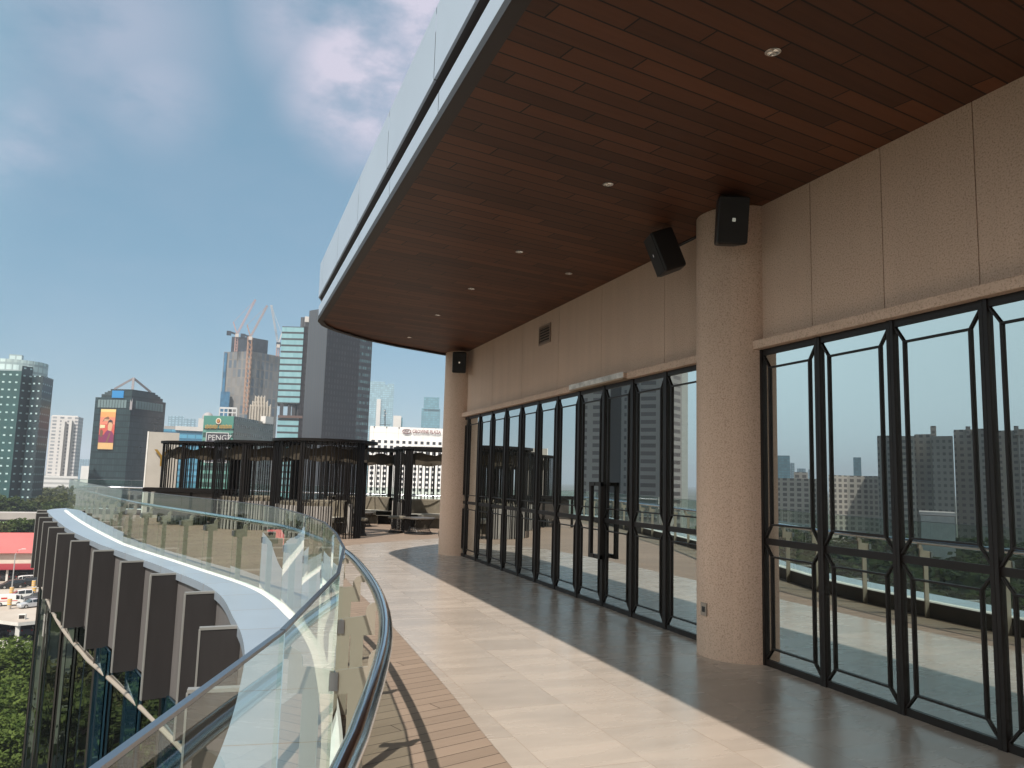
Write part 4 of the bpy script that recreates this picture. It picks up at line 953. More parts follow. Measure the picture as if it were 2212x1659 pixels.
def f_west(rnd):
    px = rnd.uniform(1000, 2300); d = rnd.uniform(120, 330); q = mir(at(px, 1000, d)); return q[0], q[1], -30+rnd.uniform(11, 17)
belt('wooded_belt', 'dark belt of trees across the city, reflected in the shop windows', 330, f_west, M_leafD, 5)
def f_north(rnd):
    px = rnd.uniform(-150, 420); d = rnd.uniform(430, 800); q = at(px, 1000, d); return q[0], q[1], -30+rnd.uniform(10, 16)
belt('far_woods', 'far low green woods between the towers at the left', 230, f_north, M_leafB, 6)

# ------------------------------------------------------------------ city
def block(name, parent, front, depth, m, z0=GZ, top=None, zt=None, mirror=False, topm=None):
    P = [at(*f) for f in front]; z = zt if zt is not None else sum(p[2] for p in P)/len(P)
    if mirror: P = [mir(p) for p in P][::-1]
    o = mir(EYE) if False else (np.array([2*FX, 0, 0]) if mirror else EYE)
    pl = [p[:2] for p in P]; mid = sum(pl)/len(pl); dv = (mid-(EYE[:2] if not mirror else np.array([2*FX, 0]) if False else EYE[:2])); dv /= np.linalg.norm(dv)
    poly = [tuple(p) for p in pl] + [tuple(pl[-1]+dv*depth), tuple(pl[0]+dv*depth)]
    b = MB(); b.prism(poly, z0, z, m=m, top=topm or MATS.get('flat_roof')); ob = b.build(name, m, parent)
    return ob, poly, z
mat('flat_roof', (.30, .29, .28), .85, var=.1, vscale=.1)
def building(label, px, py, dist, name='tower_block', group=None, mirror=False):
    q = at(px, py, dist); q = mir(q) if mirror else q
    return thing(name, label, 'building', (q[0], q[1], GZ), group)
# 1 teal glass tower at the left edge
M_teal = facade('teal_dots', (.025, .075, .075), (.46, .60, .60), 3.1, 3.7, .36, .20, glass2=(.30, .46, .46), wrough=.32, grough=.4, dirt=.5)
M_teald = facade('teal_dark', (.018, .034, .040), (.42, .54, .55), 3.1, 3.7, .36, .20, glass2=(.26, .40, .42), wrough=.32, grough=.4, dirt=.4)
M_drum = facade('drum_glass', (.28, .36, .37), (.36, .45, .45), 3.0, 3.7, .8, .7, wrough=.4, grough=.25)
t = building('teal glass tower with pale dots and a round drum on top, at the left edge', 50, 1000, 470, 'glass_tower')
block('wing', t, [(-60, 798, 465), (2, 800, 455), (47, 803, 450)], 30, M_teal)
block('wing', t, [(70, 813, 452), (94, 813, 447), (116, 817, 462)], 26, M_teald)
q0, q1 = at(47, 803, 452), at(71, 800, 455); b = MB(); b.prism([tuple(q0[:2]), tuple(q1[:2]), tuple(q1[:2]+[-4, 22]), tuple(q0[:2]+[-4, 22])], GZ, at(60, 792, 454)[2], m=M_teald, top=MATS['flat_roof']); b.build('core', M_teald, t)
qc = at(38, 783, 472); rr = 26*472/1690*1.9; b = MB()
zt = qc[2]; zl = zt-28
pl = [(qc[0]+rr*math.cos(a), qc[1]+rr*math.sin(a)) for a in np.linspace(0, 2*PI, 33)[:-1]]
b.prism(pl, zl, zt, m=M_drum, top=MATS['flat_roof']); b.build('drum', M_drum, t)
q = at(36, 767, 472); b = MB(); b.prism([(q[0]-2.8, q[1]-2), (q[0]+2.8, q[1]-2), (q[0]+2.8, q[1]+2), (q[0]-2.8, q[1]+2)], zt, q[2], m=M_drum); b.build('roof_box', M_drum, t)
# 2 white apartment tower
M_apt = facade('white_flats', (.52, .50, .49), (.17, .18, .20), 6.2, 3.1, .55, .52, glass2=(.30, .31, .33), wrough=.8, grough=.4)
M_aptw = mat('white_render', (.56, .54, .52), .8, var=.05, vscale=.1)
t = building('slim white apartment tower with striped podium between the teal and the dark tower', 146, 1000, 820, 'apartment_tower')
block('wall', t, [(111, 899, 820), (170, 901, 812), (180.5, 902, 830)], 30, M_apt)
block('roof_box', t, [(113, 897, 823), (168, 898, 815)], 20, M_aptw, z0=at(113, 915, 820)[2])
block('pier', t, [(134, 905, 811), (141, 905, 810.4)], 4, M_aptw); block('pier', t, [(150, 905, 809.6), (156, 905, 809)], 4, M_aptw)
M_band = facade('white_bands', (.62, .61, .60), (.25, .25, .25), 60, 3.9, 1.0, .42, wrough=.8, grough=.6)
block('podium', t, [(96, 1027, 790), (168, 1030, 785)], 30, M_band)
# 3 dark tower with billboard
M_dk1 = facade('dark_glass_green', (.020, .030, .033), (.026, .042, .046), 1.5, 3.6, .9, .8, wrough=.2, grough=.12, dirt=.3); M_dk2 = facade('dark_glass_violet', (.020, .022, .030), (.026, .028, .038), 1.5, 3.6, .9, .8, wrough=.2, grough=.12, dirt=.3)
t = building('dark glass tower with stepped top and a slender roof frame, carrying a tall poster', 285, 1000, 500, 'dark_tower')
Lp, Cp, Rp = (206.5, 858, 512), (284.5, 862, 500), (358.5, 868, 520)
def two_face(nm, fa, fb, depth, y0, y1, m1, m2, par):       # two visible faces between fractions of left and right face
    A = at(*Lp)[:2]; C = at(*Cp)[:2]; B = at(*Rp)[:2]
    a = C+(A-C)*fa; c = C; e = C+(B-C)*fb; back = (A-C)*fa+(B-C)*fb
    z0_, z1_ = y0, y1
    b = MB(); u = np.linalg.norm(a-c)
    b.face([(*a, z0_), (*c, z0_), (*c, z1_), (*a, z1_)], [(0, z0_), (u, z0_), (u, z1_), (0, z1_)], m1)
    w_ = np.linalg.norm(e-c); b.face([(*c, z0_), (*e, z0_), (*e, z1_), (*c, z1_)], [(0, z0_), (w_, z0_), (w_, z1_), (0, z1_)], m2)
    bk = C+back
    b.face([(*e, z0_), (*bk, z0_), (*bk, z1_), (*e, z1_)], [(0, z0_), (9, z0_), (9, z1_), (0, z1_)], m1); b.face([(*bk, z0_), (*a, z0_), (*a, z1_), (*bk, z1_)], [(0, z0_), (9, z0_), (9, z1_), (0, z1_)], m2)
    b.face([(*a, z1_), (*c, z1_), (*e, z1_), (*bk, z1_)], None, MATS['flat_roof']); return b.build(nm, m1, par), a, c, e
zz = [GZ, at(206.5, 858, 512)[2], at(219, 851, 510)[2], at(225, 847, 509)[2], at(232, 844, 508)[2], at(240, 840, 506)[2]]
two_face('wall', 1, 1, 0, zz[0], zz[1], M_dk1, M_dk2, t)
for k, f in enumerate((.84, .76, .68, .60)): two_face('step', f, f+.06, 0, zz[k+1]+.001, zz[k+2], M_dk1, M_dk2, t)
A = at(*Lp)[:2]; Cc = at(*Cp)[:2]; Bb = at(*Rp)[:2]
M_win2 = mat('pale_window', (.16, .22, .23), .25)
for (E0, E1) in ((Cc, A), (Cc, Bb)):
    b = MB(); d = (E1-E0); zc = at(240, 872.5, 508)[2]
    nrm = np.array([-d[1], d[0]]); nrm /= np.linalg.norm(nrm); nrm = nrm if nrm @ (EYE[:2]-E0) > 0 else -nrm
    for k in range(10):
        p, q = E0+d*(.13+k*.08), E0+d*(.13+k*.08+.064); b.bar((*(p+nrm*.12), zc), (*(q+nrm*.12), zc), .2, 4.6)
    b.build('window_row', M_win2, t)
ap = at(288, 820, 512); zr = zz[-1]; M_frm = mat('roof_frame', (.22, .20, .21), .5)
b = MB(); f1, f2 = Cc+(A-Cc)*.50, Cc+(Bb-Cc)*.52
top = (Cc[0]+(ap[0]-Cc[0])*.3, Cc[1]+4, ap[2])
b.bar((*f1, zr), top, 1.0, 1.0); b.bar((*f2, zr), top, 1.0, 1.0); b.bar((Cc[0], Cc[1]-.5, zr-12), top, 1.2, 1.2, up=(1, 0, 0)); b.build('roof_frame', M_frm, t)
M_blue = mat('blue_sign', (.03, .22, .50), .4)
b = MB(); p, q = Cc+(A-Cc)*.54, Cc+(A-Cc)*.22; d = (A-Cc); nrm = np.array([d[1], -d[0]]); nrm /= np.linalg.norm(nrm); nrm = nrm if nrm @ (EYE[:2]-Cc) > 0 else -nrm
b.bar((*(p+nrm*.3), zr-3.0), (*(q+nrm*.3), zr-3.0), .4, 4.2); b.build('sign_panel', M_blue, t)
# the tall poster on it
def onface(fx, z, out): p = Cc+(A-Cc)*fx+nrm*out; return (p[0], p[1], z)
bb = thing('poster', 'tall orange and red poster with two figures hung on the dark stepped tower', 'poster', onface(.6, at(232, 970, 506)[2], .4))
zt_, zb_ = at(240, 884, 506)[2], at(232, 970.5, 507)[2]; fa, fb = .80, .385
def patch(nm, pts, m, out): b = MB(); b.face([onface(fa+(fb-fa)*u, zb_+(zt_-zb_)*v, out) for u, v in pts]); return b.build(nm, m, bb)
b = MB(); a_, c_ = onface(fa, 0, .3), onface(fb, 0, .3); b.bar((a_[0], a_[1], (zt_+zb_)/2), (c_[0], c_[1], (zt_+zb_)/2), .5, zt_-zb_+.8); b.build('backing', M_dark, bb)
C_ = lambda n, c: mat('poster_'+n, c, .6)
for v0, v1, n, c in ((0, .16, 'sand', (.68, .42, .18)), (.165, .36, 'maroon', (.22, .025, .075)), (.36, .62, 'red', (.58, .09, .06)), (.62, .80, 'coral', (.70, .22, .14)), (.80, .93, 'orange', (.75, .33, .11)), (.93, 1, 'yellow', (.70, .55, .22))):
    patch('stripe', [(0, v0), (1, v0), (1, v1), (0, v1)], C_(n, c), .56)
patch('figure', [(.32, .17), (.95, .17), (.97, .38), (.80, .46), (.62, .50), (.45, .44), (.33, .36)], C_('maroon2', (.20, .02, .09)), .60)
patch('figure', [(.58, .47), (.80, .45), (.86, .60), (.80, .68), (.62, .68), (.55, .58)], C_('skin', (.62, .38, .22)), .63)
patch('figure', [(.50, .60), (.56, .70), (.68, .745), (.84, .71), (.86, .62), (.78, .67), (.60, .67)], C_('hair', (.05, .03, .025)), .66)
patch('figure', [(.16, .68), (.30, .78), (.52, .82), (.62, .77), (.52, .72), (.34, .72)], C_('brown', (.20, .10, .05)), .60)
patch('figure', [(.26, .70), (.58, .70), (.60, .74), (.30, .75)], C_('skin2', (.55, .33, .2)), .63)
patch('figure', [(.03, .52), (.36, .53), (.37, .60), (.04, .61)], C_('cream', (.68, .62, .36)), .63)
patch('figure', [(.08, .32), (.22, .30), (.28, .44), (.14, .50), (.06, .46)], C_('umber', (.16, .09, .04)), .63)
patch('figure', [(.50, .17), (.60, .17), (.78, .40), (.70, .42)], C_('brown', (.20, .10, .05)), .64)
# 4 far pale blocks, blue office, dome
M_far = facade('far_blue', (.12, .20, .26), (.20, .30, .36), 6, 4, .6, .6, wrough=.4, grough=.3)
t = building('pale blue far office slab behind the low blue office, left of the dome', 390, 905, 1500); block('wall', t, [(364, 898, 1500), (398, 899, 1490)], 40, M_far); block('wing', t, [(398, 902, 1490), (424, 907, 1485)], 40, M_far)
M_bo = facade('blue_office', (.05, .16, .26), (.07, .24, .36), 5, 4, .92, .6, wrough=.25, grough=.12)
t = building('low blue glass office with a white roof edge left of the green glass block', 400, 950, 560, 'office_block'); block('wall', t, [(352, 928, 560), (441, 929, 560)], 30, M_bo); block('roof_band', t, [(379, 921, 559), (441, 922, 559)], 20, M_aptw, z0=at(379, 929, 559)[2])
block('roof_box', t, [(355, 920, 575), (379, 921, 575)], 12, MATS['flat_roof'], z0=at(355, 929, 575)[2])
t = building('small building with a grey dome beyond the blue office', 448, 905, 800, 'domed_building'); block('wall', t, [(429, 904, 800), (470, 905, 800)], 30, M_aptw)
q = at(449, 903, 812); b = MB(); rad = 11.2*812/1690; b.lathe([(rad*math.cos(a), rad*1.15*math.sin(a)) for a in np.linspace(0, PI/2, 8)], (q[0], q[1], q[2]-.6), 20); b.build('dome', mat('dome_grey', (.30, .28, .28), .6), t, smooth=True)
# 5 green glass block with emblem, sign and hoarding
M_gr = facade('green_glass', (.06, .20, .16), (.07, .24, .19), 5.5, 4.0, .9, .9, wrough=.25, grough=.12); M_grl = facade('green_bands', (.10, .25, .21), (.022, .045, .038), 3.4, 3.9, .86, .62, wrough=.3, grough=.15)
M_grd = facade('green_grey_windows', (.078, .10, .088), (.020, .024, .020), 2.3, 3.7, .62, .42, glass2=(.085, .105, .09), wrough=.3, grough=.2, dirt=.3)
t = building('green glass block with a gold emblem on its front, partly behind the cabanas', 475, 905, 400, 'office_block')
o_, pl5, z5 = block('wall', t, [(440.5, 900.5, 402), (506, 900.5, 396), (590.5, 911, 440)], 40, M_grl)
e = MB(); p5a, p5b, p5c = [np.array(p) for p in pl5[:3]]
zb5 = at(470, 926, 399)[2]
e.bar((*(p5a*.985+p5b*.015-[0, .35]), (z5+zb5)/2), (*(p5b*.999+p5a*.001-[0, .35]), (z5+zb5)/2), .6, z5-zb5-.3); e.build('glass_panel', M_gr, t)
L5 = np.linalg.norm(p5c-p5b); d5 = (p5c-p5b)/L5; n5 = np.array([d5[1], -d5[0]])
e = MB(); e.face([(*(p5b+n5*.25), GZ), (*(p5c+n5*.25), GZ), (*(p5c+n5*.25), z5-.01), (*(p5b+n5*.25), z5-.01)], [(0, 0), (L5, 0), (L5, z5-GZ), (0, z5-GZ)]); e.build('side_wall', M_grd, t)
M_wfr = mat('white_frame', (.46, .46, .46), .6)
e = MB(); a, c = at(475, 881, 415), at(511.5, 881.5, 413); 
for f in np.linspace(0, 1, 5):
    q = a*(1-f)+c*f; e.bar((q[0], q[1], z5), (q[0], q[1], a[2]), .5, .5, up=(1, 0, 0))
e.bar((a[0], a[1], a[2]), (c[0], c[1], a[2]), .6, .9); e.bar((a[0], a[1], a[2]-2.2), (c[0], c[1], a[2]-2.2), .5, .5); e.build('roof_frame', M_wfr, t)
q, q2 = at(569, 903, 425), at(586, 905, 430); e = MB(); e.bar((q[0], q[1]+1, z5+.9), (q2[0], q2[1]+1, z5+.9), 3, 3.8); e.build('roof_box', M_aptw, t)
d5f = (p5b-p5a)/np.linalg.norm(p5b-p5a); n5f = np.array([d5f[1], -d5f[0]])
def f5(px, py, out):                       # point on the green front
    r_ = ray(px, py); p0_ = p5a+n5f*out; k = ((p0_-EYE[:2]) @ n5f)/(r_[:2] @ n5f); return EYE+r_*k
M_goldp = mat('gold_paint', (.55, .33, .08), .35, metal=.5); M_cr = mat('cream_disc', (.62, .58, .46), .6)
em = thing('emblem', 'round cream and gold emblem with a star on the green glass block', 'emblem', f5(473, 910, .9))
q = f5(472, 909.5, 1.0); rr5 = 5.6*400/1690
def disc(b, c, r0, r1, out, n=24, pts=None):
    c = np.array(c)+np.array([n5f[0], n5f[1], 0])*out; X = np.array([d5f[0], d5f[1], 0]); Z = np.array([0, 0, 1])
    if pts is None: b.face([c+X*r0*math.cos(2*PI*k/n)+Z*r1*math.sin(2*PI*k/n) for k in range(n)])
    else: b.face([c+X*x+Z*z for x, z in pts])
b = MB(); disc(b, q, rr5, rr5*1.1, 0); b.build('disc', M_cr, em)
b = MB(); disc(b, q, rr5*.68, rr5*.74, .12); b.build('inner_disc', M_dred, em)
b = MB(); disc(b, q, 0, 0, .2, pts=[((rr5*.66 if k % 2 == 0 else rr5*.3)*math.sin(PI*k/5), (rr5*.66 if k % 2 == 0 else rr5*.3)*math.cos(PI*k/5)) for k in range(10)][::-1]); b.build('star', M_goldp, em)
b = MB(); disc(b, q-np.array([0, 0, rr5*1.35]), rr5*.9, rr5*.16, .05); b.build('ribbon', M_dark, em)
gs = thing('gold_sign', 'row of gold letters across the green glass block below the emblem', 'sign', f5(473, 922, .9))
rnd = random.Random(8)
for k in range(17):                        # too small to read in the photograph: bars and bowls only
    q = f5(444.5+k*3.42, 921.5, 1.0); b = MB(); h = rnd.uniform(.75, 1.0)
    if k == 8: continue
    disc(b, q, 0, 0, 0, pts=[(-.28, -h), (-.05, -h), (-.05, h), (-.28, h)]); disc(b, q, 0, 0, .02, pts=[(-.05, h*.6), (.25, h*.5), (.25, h), (-.05, h)] if k % 2 else [(-.05, -h), (.25, -h), (.25, -h*.5), (-.05, -h*.6)]); disc(b, q, 0, 0, .01, pts=[(.12, -h), (.3, -h), (.3, h), (.12, h)])
    b.build('letter', M_goldp, gs)
hd = thing('hoarding', 'dark hoarding with a white frame and big white letters on the green block', 'sign', f5(470, 940, .9))
a, c = f5(447, 934.5, 1.2), f5(494.5, 936, 1.2); zt_ = a[2]; zb_ = zt_-14
b = MB(); b.bar((a[0], a[1], (zt_+zb_)/2), (c[0], c[1], (zt_+zb_)/2), .3, zt_-zb_); b.build('panel', mat('hoarding_dark', (.035, .028, .04), .6), hd)
b = MB(); nn = np.array([n5f[0], n5f[1], 0])*.18
for p, q in (((*a[:2], zt_), (*c[:2], zt_)), ((*a[:2], zb_), (*c[:2], zb_)), ((*a[:2], zb_), (*a[:2], zt_)), ((*c[:2], zb_), (*c[:2], zt_))):
    b.bar(np.array(p)+nn, np.array(q)+nn, .35, .5, up=(d5f[1], -d5f[0], .01))
b.build('frame', M_wfr, hd)
q = f5(448.6, 948.2, 1.5); text('PENGZ', 3.75, .03, M_wfr, hd, tuple(q-np.array([0, 0, .55])), (*d5f, 0), sx=.98)
# 6 cream crown
M_crm = mat('cream_stone', (.46, .41, .35), .8, var=.08, vscale=.2)
t = building('cream stepped crown of an older tower in front of the construction site', 560, 880, 520, 'stepped_tower')
for k, (x0, x1, y) in enumerate(((541, 584, 876), (546, 578, 868), (552, 572, 857))):
    block('tier', t, [(x0, y, 520+k*.8), (x1, y+.5, 520+k*.8)], 14-k*2, M_crm)
    for f in np.linspace(0, 1, 8-k*2):
        x = x0+(x1-x0)*f; p = at(x, y-2.2, 519.4+k*.8); b = MB(); b.box((p[0]-.35, p[1]-.5, GZ+60), (p[0]+.35, p[1]+.1, p[2])); b.build('rib', M_crm, t)
# 7 tower under construction and its cranes
M_con = facade('raw_concrete', (.175, .165, .155), (.07, .10, .135), 5, 8.4, .6, .85, glass2=(.20, .19, .18), wrough=.9, grough=.9, dirt=.5)
M_net = mat('site_net', (.030, .04, .055), .9, var=.4, vscale=.15); M_bnet = mat('blue_net', (.03, .11, .20), .9, var=.4, vscale=.15)
t = building('unfinished concrete tower wrapped in nets beneath the construction cranes', 545, 830, 760, 'unfinished_tower')
o_, pl7, z7 = block('wall', t, [(484, 762, 765), (545, 757, 748), (606, 770, 768)], 40, M_con)
block('upper_core', t, [(501, 727, 770), (540, 722, 764), (579, 742, 775)], 26, M_net, z0=z7-4)
block('safety_net', t, [(477, 846, 757), (497, 846, 752)], 4, M_bnet); block('safety_net', t, [(485, 762, 763.5), (491, 761, 762)], 3, M_bnet)
M_or = mat('crane_orange', (.36, .21, .14), .6); M_red = mat('crane_red', (.42, .25, .22), .6); M_wh = mat('crane_white', (.5, .45, .42), .6)
def lattice(b, p, q, wd, n):
    p, q = np.array(p, float), np.array(q, float); d = (q-p)/np.linalg.norm(q-p); s = np.cross(d, [0.3, 1, .1]); s /= np.linalg.norm(s); u = np.cross(s, d); t_ = wd*.16
    cs = [s*wd/2*a+u*wd/2*c for a, c in ((-1, -1), (1, -1), (1, 1), (-1, 1))]
    for c in cs: b.bar(p+c, q+c, t_, t_, up=tuple(u))
    for k in range(n):
        a0, a1 = p+(q-p)*k/n, p+(q-p)*(k+1)/n
        for i in range(4): b.bar(a0+cs[i], a1+cs[(i+1) % 4], t_*.7, t_*.7, up=(.2, .9, .3))
for i, (mx, mb, mt, bx, by, D, cm, l) in enumerate(((512, 760, 722, 552, 647, 752, M_red, 'left tower crane with a raised red and white jib above the unfinished tower'), (541, 895, 728, 577.5, 660, 742, M_or, 'crane on the tall orange mast in front of the unfinished tower'), (601, 770, 745, 586, 659, 756, M_wh, 'right crane with a steep jib beside the striped glass tower'))):
    p, q = at(mx-(3 if i == 1 else 0), mb, D), at(mx, mt, D); tip = at(bx, by, D)
    base = (q[0], q[1], p[2]); t = thing('tower_crane', l, 'crane', base, 'cranes on the unfinished tower')
    b = MB(); lattice(b, base, q, 3.4 if i == 1 else 2.2, 16 if i == 1 else 6); b.build('mast', M_or if i == 1 else M_red, t)
    b = MB(); lattice(b, q, tip, 1.2, 18); b.build('jib', cm, t)
    back = q + np.array([-(tip[0]-q[0])*.28, -(tip[1]-q[1])*.2, 11]); b = MB(); b.bar(q, back, .8, .8); b.bar(back, tip, .22, .22); b.build('a_frame', cm, t)
    cwp = q + np.array([-(tip[0]-q[0])*.32-2, 0, 1.5]); b = MB(); b.bar(q, cwp, 2.2, 1.4); b.box((cwp[0]-2.5, cwp[1]-1.5, cwp[2]-3), (cwp[0]+1.5, cwp[1]+1.5, cwp[2]+.8)); b.build('counterweight', M_net, t)
    b = MB(); b.box((q[0]-1.5, q[1]-2.6, q[2]-3), (q[0]+1.5, q[1]-.2, q[2]+.2)); b.build('cab', M_wh, t)
# 8 striped teal tower, 9 dark ribbed tower
M_str = facade('teal_stripes', (.035, .04, .045), (.17, .33, .37), 1.6, 4.05, 1.0, .70, glass2=(.21, .38, .42), wrough=.4, grough=.12)
M_strb = mat('slab_band', (.045, .045, .05), .6)
t = building('teal and dark striped glass tower with an open storey, left of the dark ribbed tower', 632, 800, 505, 'striped_tower')
zg0, zg1 = at(630, 903, 505)[2], at(630, 872, 505)[2]
block('upper_wall', t, [(609.5, 707, 506), (657, 704, 502)], 24, M_str, z0=zg1)
block('lower_wall', t, [(600, 905, 506), (654, 906, 502)], 24, M_str, zt=zg0)
for x in (608, 625, 634, 645, 653):
    p = at(x, 890, 505); b = MB(); b.box((p[0]-1.0, p[1]-.2, zg0+.001), (p[0]+1.0, p[1]+2.2, zg1-.001)); b.build('column', M_strb, t)
b = MB(); p, q = at(600, 905, 505), at(656, 906, 501); b.bar((p[0], p[1], zg0+.6), (q[0], q[1], zg0+.6), .6, 1.6); b.build('terrace_edge', mat('brown_edge', (.10, .06, .05), .7), t)
M_rib = facade('ribbed_dark', (.020, .019, .022), (.085, .092, .105), 1.75, 4000, .42, 1.0, glass2=(.075, .082, .095), wrough=.4, grough=.25); M_dk3 = facade('dark_fine', (.013, .0105, .012), (.034, .030, .034), 2.2, 3.6, .45, .6, glass2=(.018, .016, .018), wrough=.45, grough=.3, dirt=.3, gspec=.25)
M_dknotch = facade('dark_notched', (.018, .015, .017), (.10, .18, .19), 1.5, 4.4, .62, .40, glass2=(.02, .025, .028), wrough=.35, grough=.15)
M_dk4 = mat('dark_core_glass', (.022, .020, .022), .3)
t = building('tall dark tower with ribbed grey corner, highest building before the soffit edge', 740, 800, 490, 'dark_tower')
Pq = [at(668.5, 671, 494), at(710, 668, 480), at(782, 668, 496), at(808, 668, 502)]
zt9 = Pq[0][2]; bk = np.array([3.0, 30])
pl9 = [p[:2] for p in Pq]
for nm, i, m in (('ribbed_wall', 0, M_rib), ('front_wall', 1, M_dk3), ('notched_wall', 2, M_dknotch)):
    a, c = pl9[i], pl9[i+1]; L = np.linalg.norm(c-a); b = MB(); b.face([(*a, GZ), (*c, GZ), (*c, zt9), (*a, zt9)], [(0, 0), (L, 0), (L, zt9-GZ), (0, zt9-GZ)]); b.build(nm, m, t)
b = MB(); b.face([(*pl9[3], GZ), (*(pl9[3]+bk), GZ), (*(pl9[3]+bk), zt9), (*pl9[3], zt9)]); b.face([(*(pl9[0]+bk), GZ), (*pl9[0], GZ), (*pl9[0], zt9), (*(pl9[0]+bk), zt9)]); b.face([(*(pl9[3]+bk), GZ), (*(pl9[0]+bk), GZ), (*(pl9[0]+bk), zt9), (*(pl9[3]+bk), zt9)]); b.face([(*p, zt9) for p in pl9]+[(*(pl9[3]+bk), zt9), (*(pl9[0]+bk), zt9)]); b.build('side_wall', M_dk4, t)
block('rear_slab', t, [(650, 685.5, 512), (669, 685, 510)], 20, M_rib); block('rear_slab', t, [(656, 705, 503), (669, 705, 500)], 15, M_dk3)
q = at(664, 690, 509.5); b = MB(); b.box((q[0]-1.6, q[1]-.5, q[2]-1.8), (q[0]+1.6, q[1], q[2]+1.8)); b.build('white_panel', M_aptw, t)
# 10 distant towers right of it
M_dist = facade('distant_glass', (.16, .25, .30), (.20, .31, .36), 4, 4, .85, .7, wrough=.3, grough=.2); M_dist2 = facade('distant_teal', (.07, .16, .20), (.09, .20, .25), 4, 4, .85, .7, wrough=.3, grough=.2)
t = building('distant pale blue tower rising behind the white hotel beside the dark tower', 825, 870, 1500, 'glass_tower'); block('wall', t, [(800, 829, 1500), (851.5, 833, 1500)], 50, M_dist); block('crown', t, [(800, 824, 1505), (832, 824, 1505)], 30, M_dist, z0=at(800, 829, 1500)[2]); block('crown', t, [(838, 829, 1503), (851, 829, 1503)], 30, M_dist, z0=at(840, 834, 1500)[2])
block('pale_strip', t, [(814, 862, 1497), (823, 862, 1497)], 2, M_aptw)
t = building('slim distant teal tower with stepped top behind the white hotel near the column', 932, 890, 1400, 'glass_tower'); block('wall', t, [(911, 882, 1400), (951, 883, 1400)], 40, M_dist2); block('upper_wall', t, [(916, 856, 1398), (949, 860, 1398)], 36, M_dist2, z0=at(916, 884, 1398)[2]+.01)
t = building('small pinkish roof block just above the hotel roof line', 860, 910, 700, 'roof_block'); block('wall', t, [(850, 898, 700), (867, 898, 700)], 14, M_aptw); block('side_wall', t, [(867, 901, 701), (870, 903, 701)], 14, M_dist2)
# 11 white hotel
M_hot = mat('hotel_white', (.78, .75, .735), .6, var=.03, vscale=.08); M_hwin = mat('hotel_pane', (.022, .018, .020), .12, spec=.6); M_seam = mat('hotel_seam', (.5, .46, .43), .7)
t = building('white hotel with a regular grid of square dark windows behind the cabanas', 880, 960, 452, 'hotel')
ha, hb = at(800, 920, 452), at(1010, 922.5, 456); hz = ha[2]; hd_ = (hb-ha)[:2]; HL = np.linalg.norm(hd_); hd_ /= HL; hn = np.array([hd_[1], -hd_[0]])
b = MB(); dp = -hn*30; b.prism([tuple(ha[:2]), tuple(hb[:2]), tuple(hb[:2]+dp), tuple(ha[:2]+dp)], GZ, hz, m=M_hot); b.build('wall', M_hot, t)
def hface(px, py): r_ = ray(px, py); k = ((ha[:2]-EYE[:2]) @ hn)/(r_[:2] @ hn); p = EYE+r_*k; return (p[:2]-ha[:2]) @ hd_, p[2]
u0, zr0 = hface(819.7, 953.7); u1, _ = hface(820+13.05*10, 957.0); du = (u1-u0)/10; dz = 2.98
grid = MB(); cols = [u0+du*k for k in range(-1, 16)]
def hp(u, out, z): q = ha[:2]+hd_*u+hn*out; return (q[0], q[1], z)
def hbox(b, u_a, u_b, z_a, z_b, o0, o1): b.hexa([hp(u_a, o1, z_a), hp(u_b, o1, z_a), hp(u_b, o0, z_a), hp(u_a, o0, z_a), hp(u_a, o1, z_b), hp(u_b, o1, z_b), hp(u_b, o0, z_b), hp(u_a, o0, z_b)])
nrow = 18; half = .86
ztop = zr0+half
for k in range(len(cols)-1): hbox(grid, cols[k]+half+.02, cols[k+1]-half-.02, GZ, ztop+.25, .0, .45)
for r_ in range(nrow):
    z = zr0-dz*r_; hbox(grid, cols[0]-half, cols[-1]+half, z-dz+half, z-half, .0, .40)
hbox(grid, cols[0]-half, cols[-1]+half, ztop, ztop+.25, 0, .42); grid.build('window_grid', M_hot, t)
rest = MB()
for r_ in range(nrow):
    for k, u in enumerate(cols[:-1]):
        z = zr0-dz*r_; w_ = half if k else half*1.35
        if r_ < 8 and k < 12:
            b = MB(); hbox(b, u-w_, u+w_, z-half, z+half, .0, .06); b.build('window', M_hwin, t)
        else: hbox(rest, u-half, u+half, z-half, z+half, .0, .06)
o_ = rest.build('window_rest', M_hwin, t); o_['kind'] = 'stuff'
b = MB()
for f in range(7): hbox(b, 2.0+f*7.0, 2.12+f*7.0, ztop+.4, hz-.02, .0, .03)
hbox(b, .0, HL, (ztop+hz)/2+.3, (ztop+hz)/2+.4, 0, .028); b.build('seam', M_seam, t)
b = MB()
for f in range(3): hbox(b, 2.0+f*7.0, 2.5+f*7.0, hz, hz+.0-.9, .0, .2)
b.build('drain', M_core, t)
M_hsign = mat('hotel_red', (.17, .018, .022), .5)
lx, lz = hface(878.5, 931.8); tx0, tz0 = hface(890.2, 935.0); tx1, _ = hface(951.5, 935)
hs = thing('hotel_sign', 'dark red hotel name with an oval emblem on the white hotel wall', 'sign', hp(lx, .3, lz))
b = MB(); ew, eh = 9.3*452/1690, 5.0*452/1690
ring = [(math.cos(a), math.sin(a)) for a in np.linspace(0, 2*PI, 41)]
for k in range(40):
    (x0, y0), (x1, y1) = ring[k], ring[k+1]; b.face([hp(lx+ew*x0, .9, lz+eh*y0), hp(lx+ew*x1, .9, lz+eh*y1), hp(lx+ew*.88*x1, .9, lz+eh*.82*y1), hp(lx+ew*.88*x0, .9, lz+eh*.82*y0)][::-1])
    b.face([hp(lx+ew*x0, .5, lz+eh*y0), hp(lx+ew*x1, .5, lz+eh*y1), hp(lx+ew*x1, .9, lz+eh*y1), hp(lx+ew*x0, .9, lz+eh*y0)])
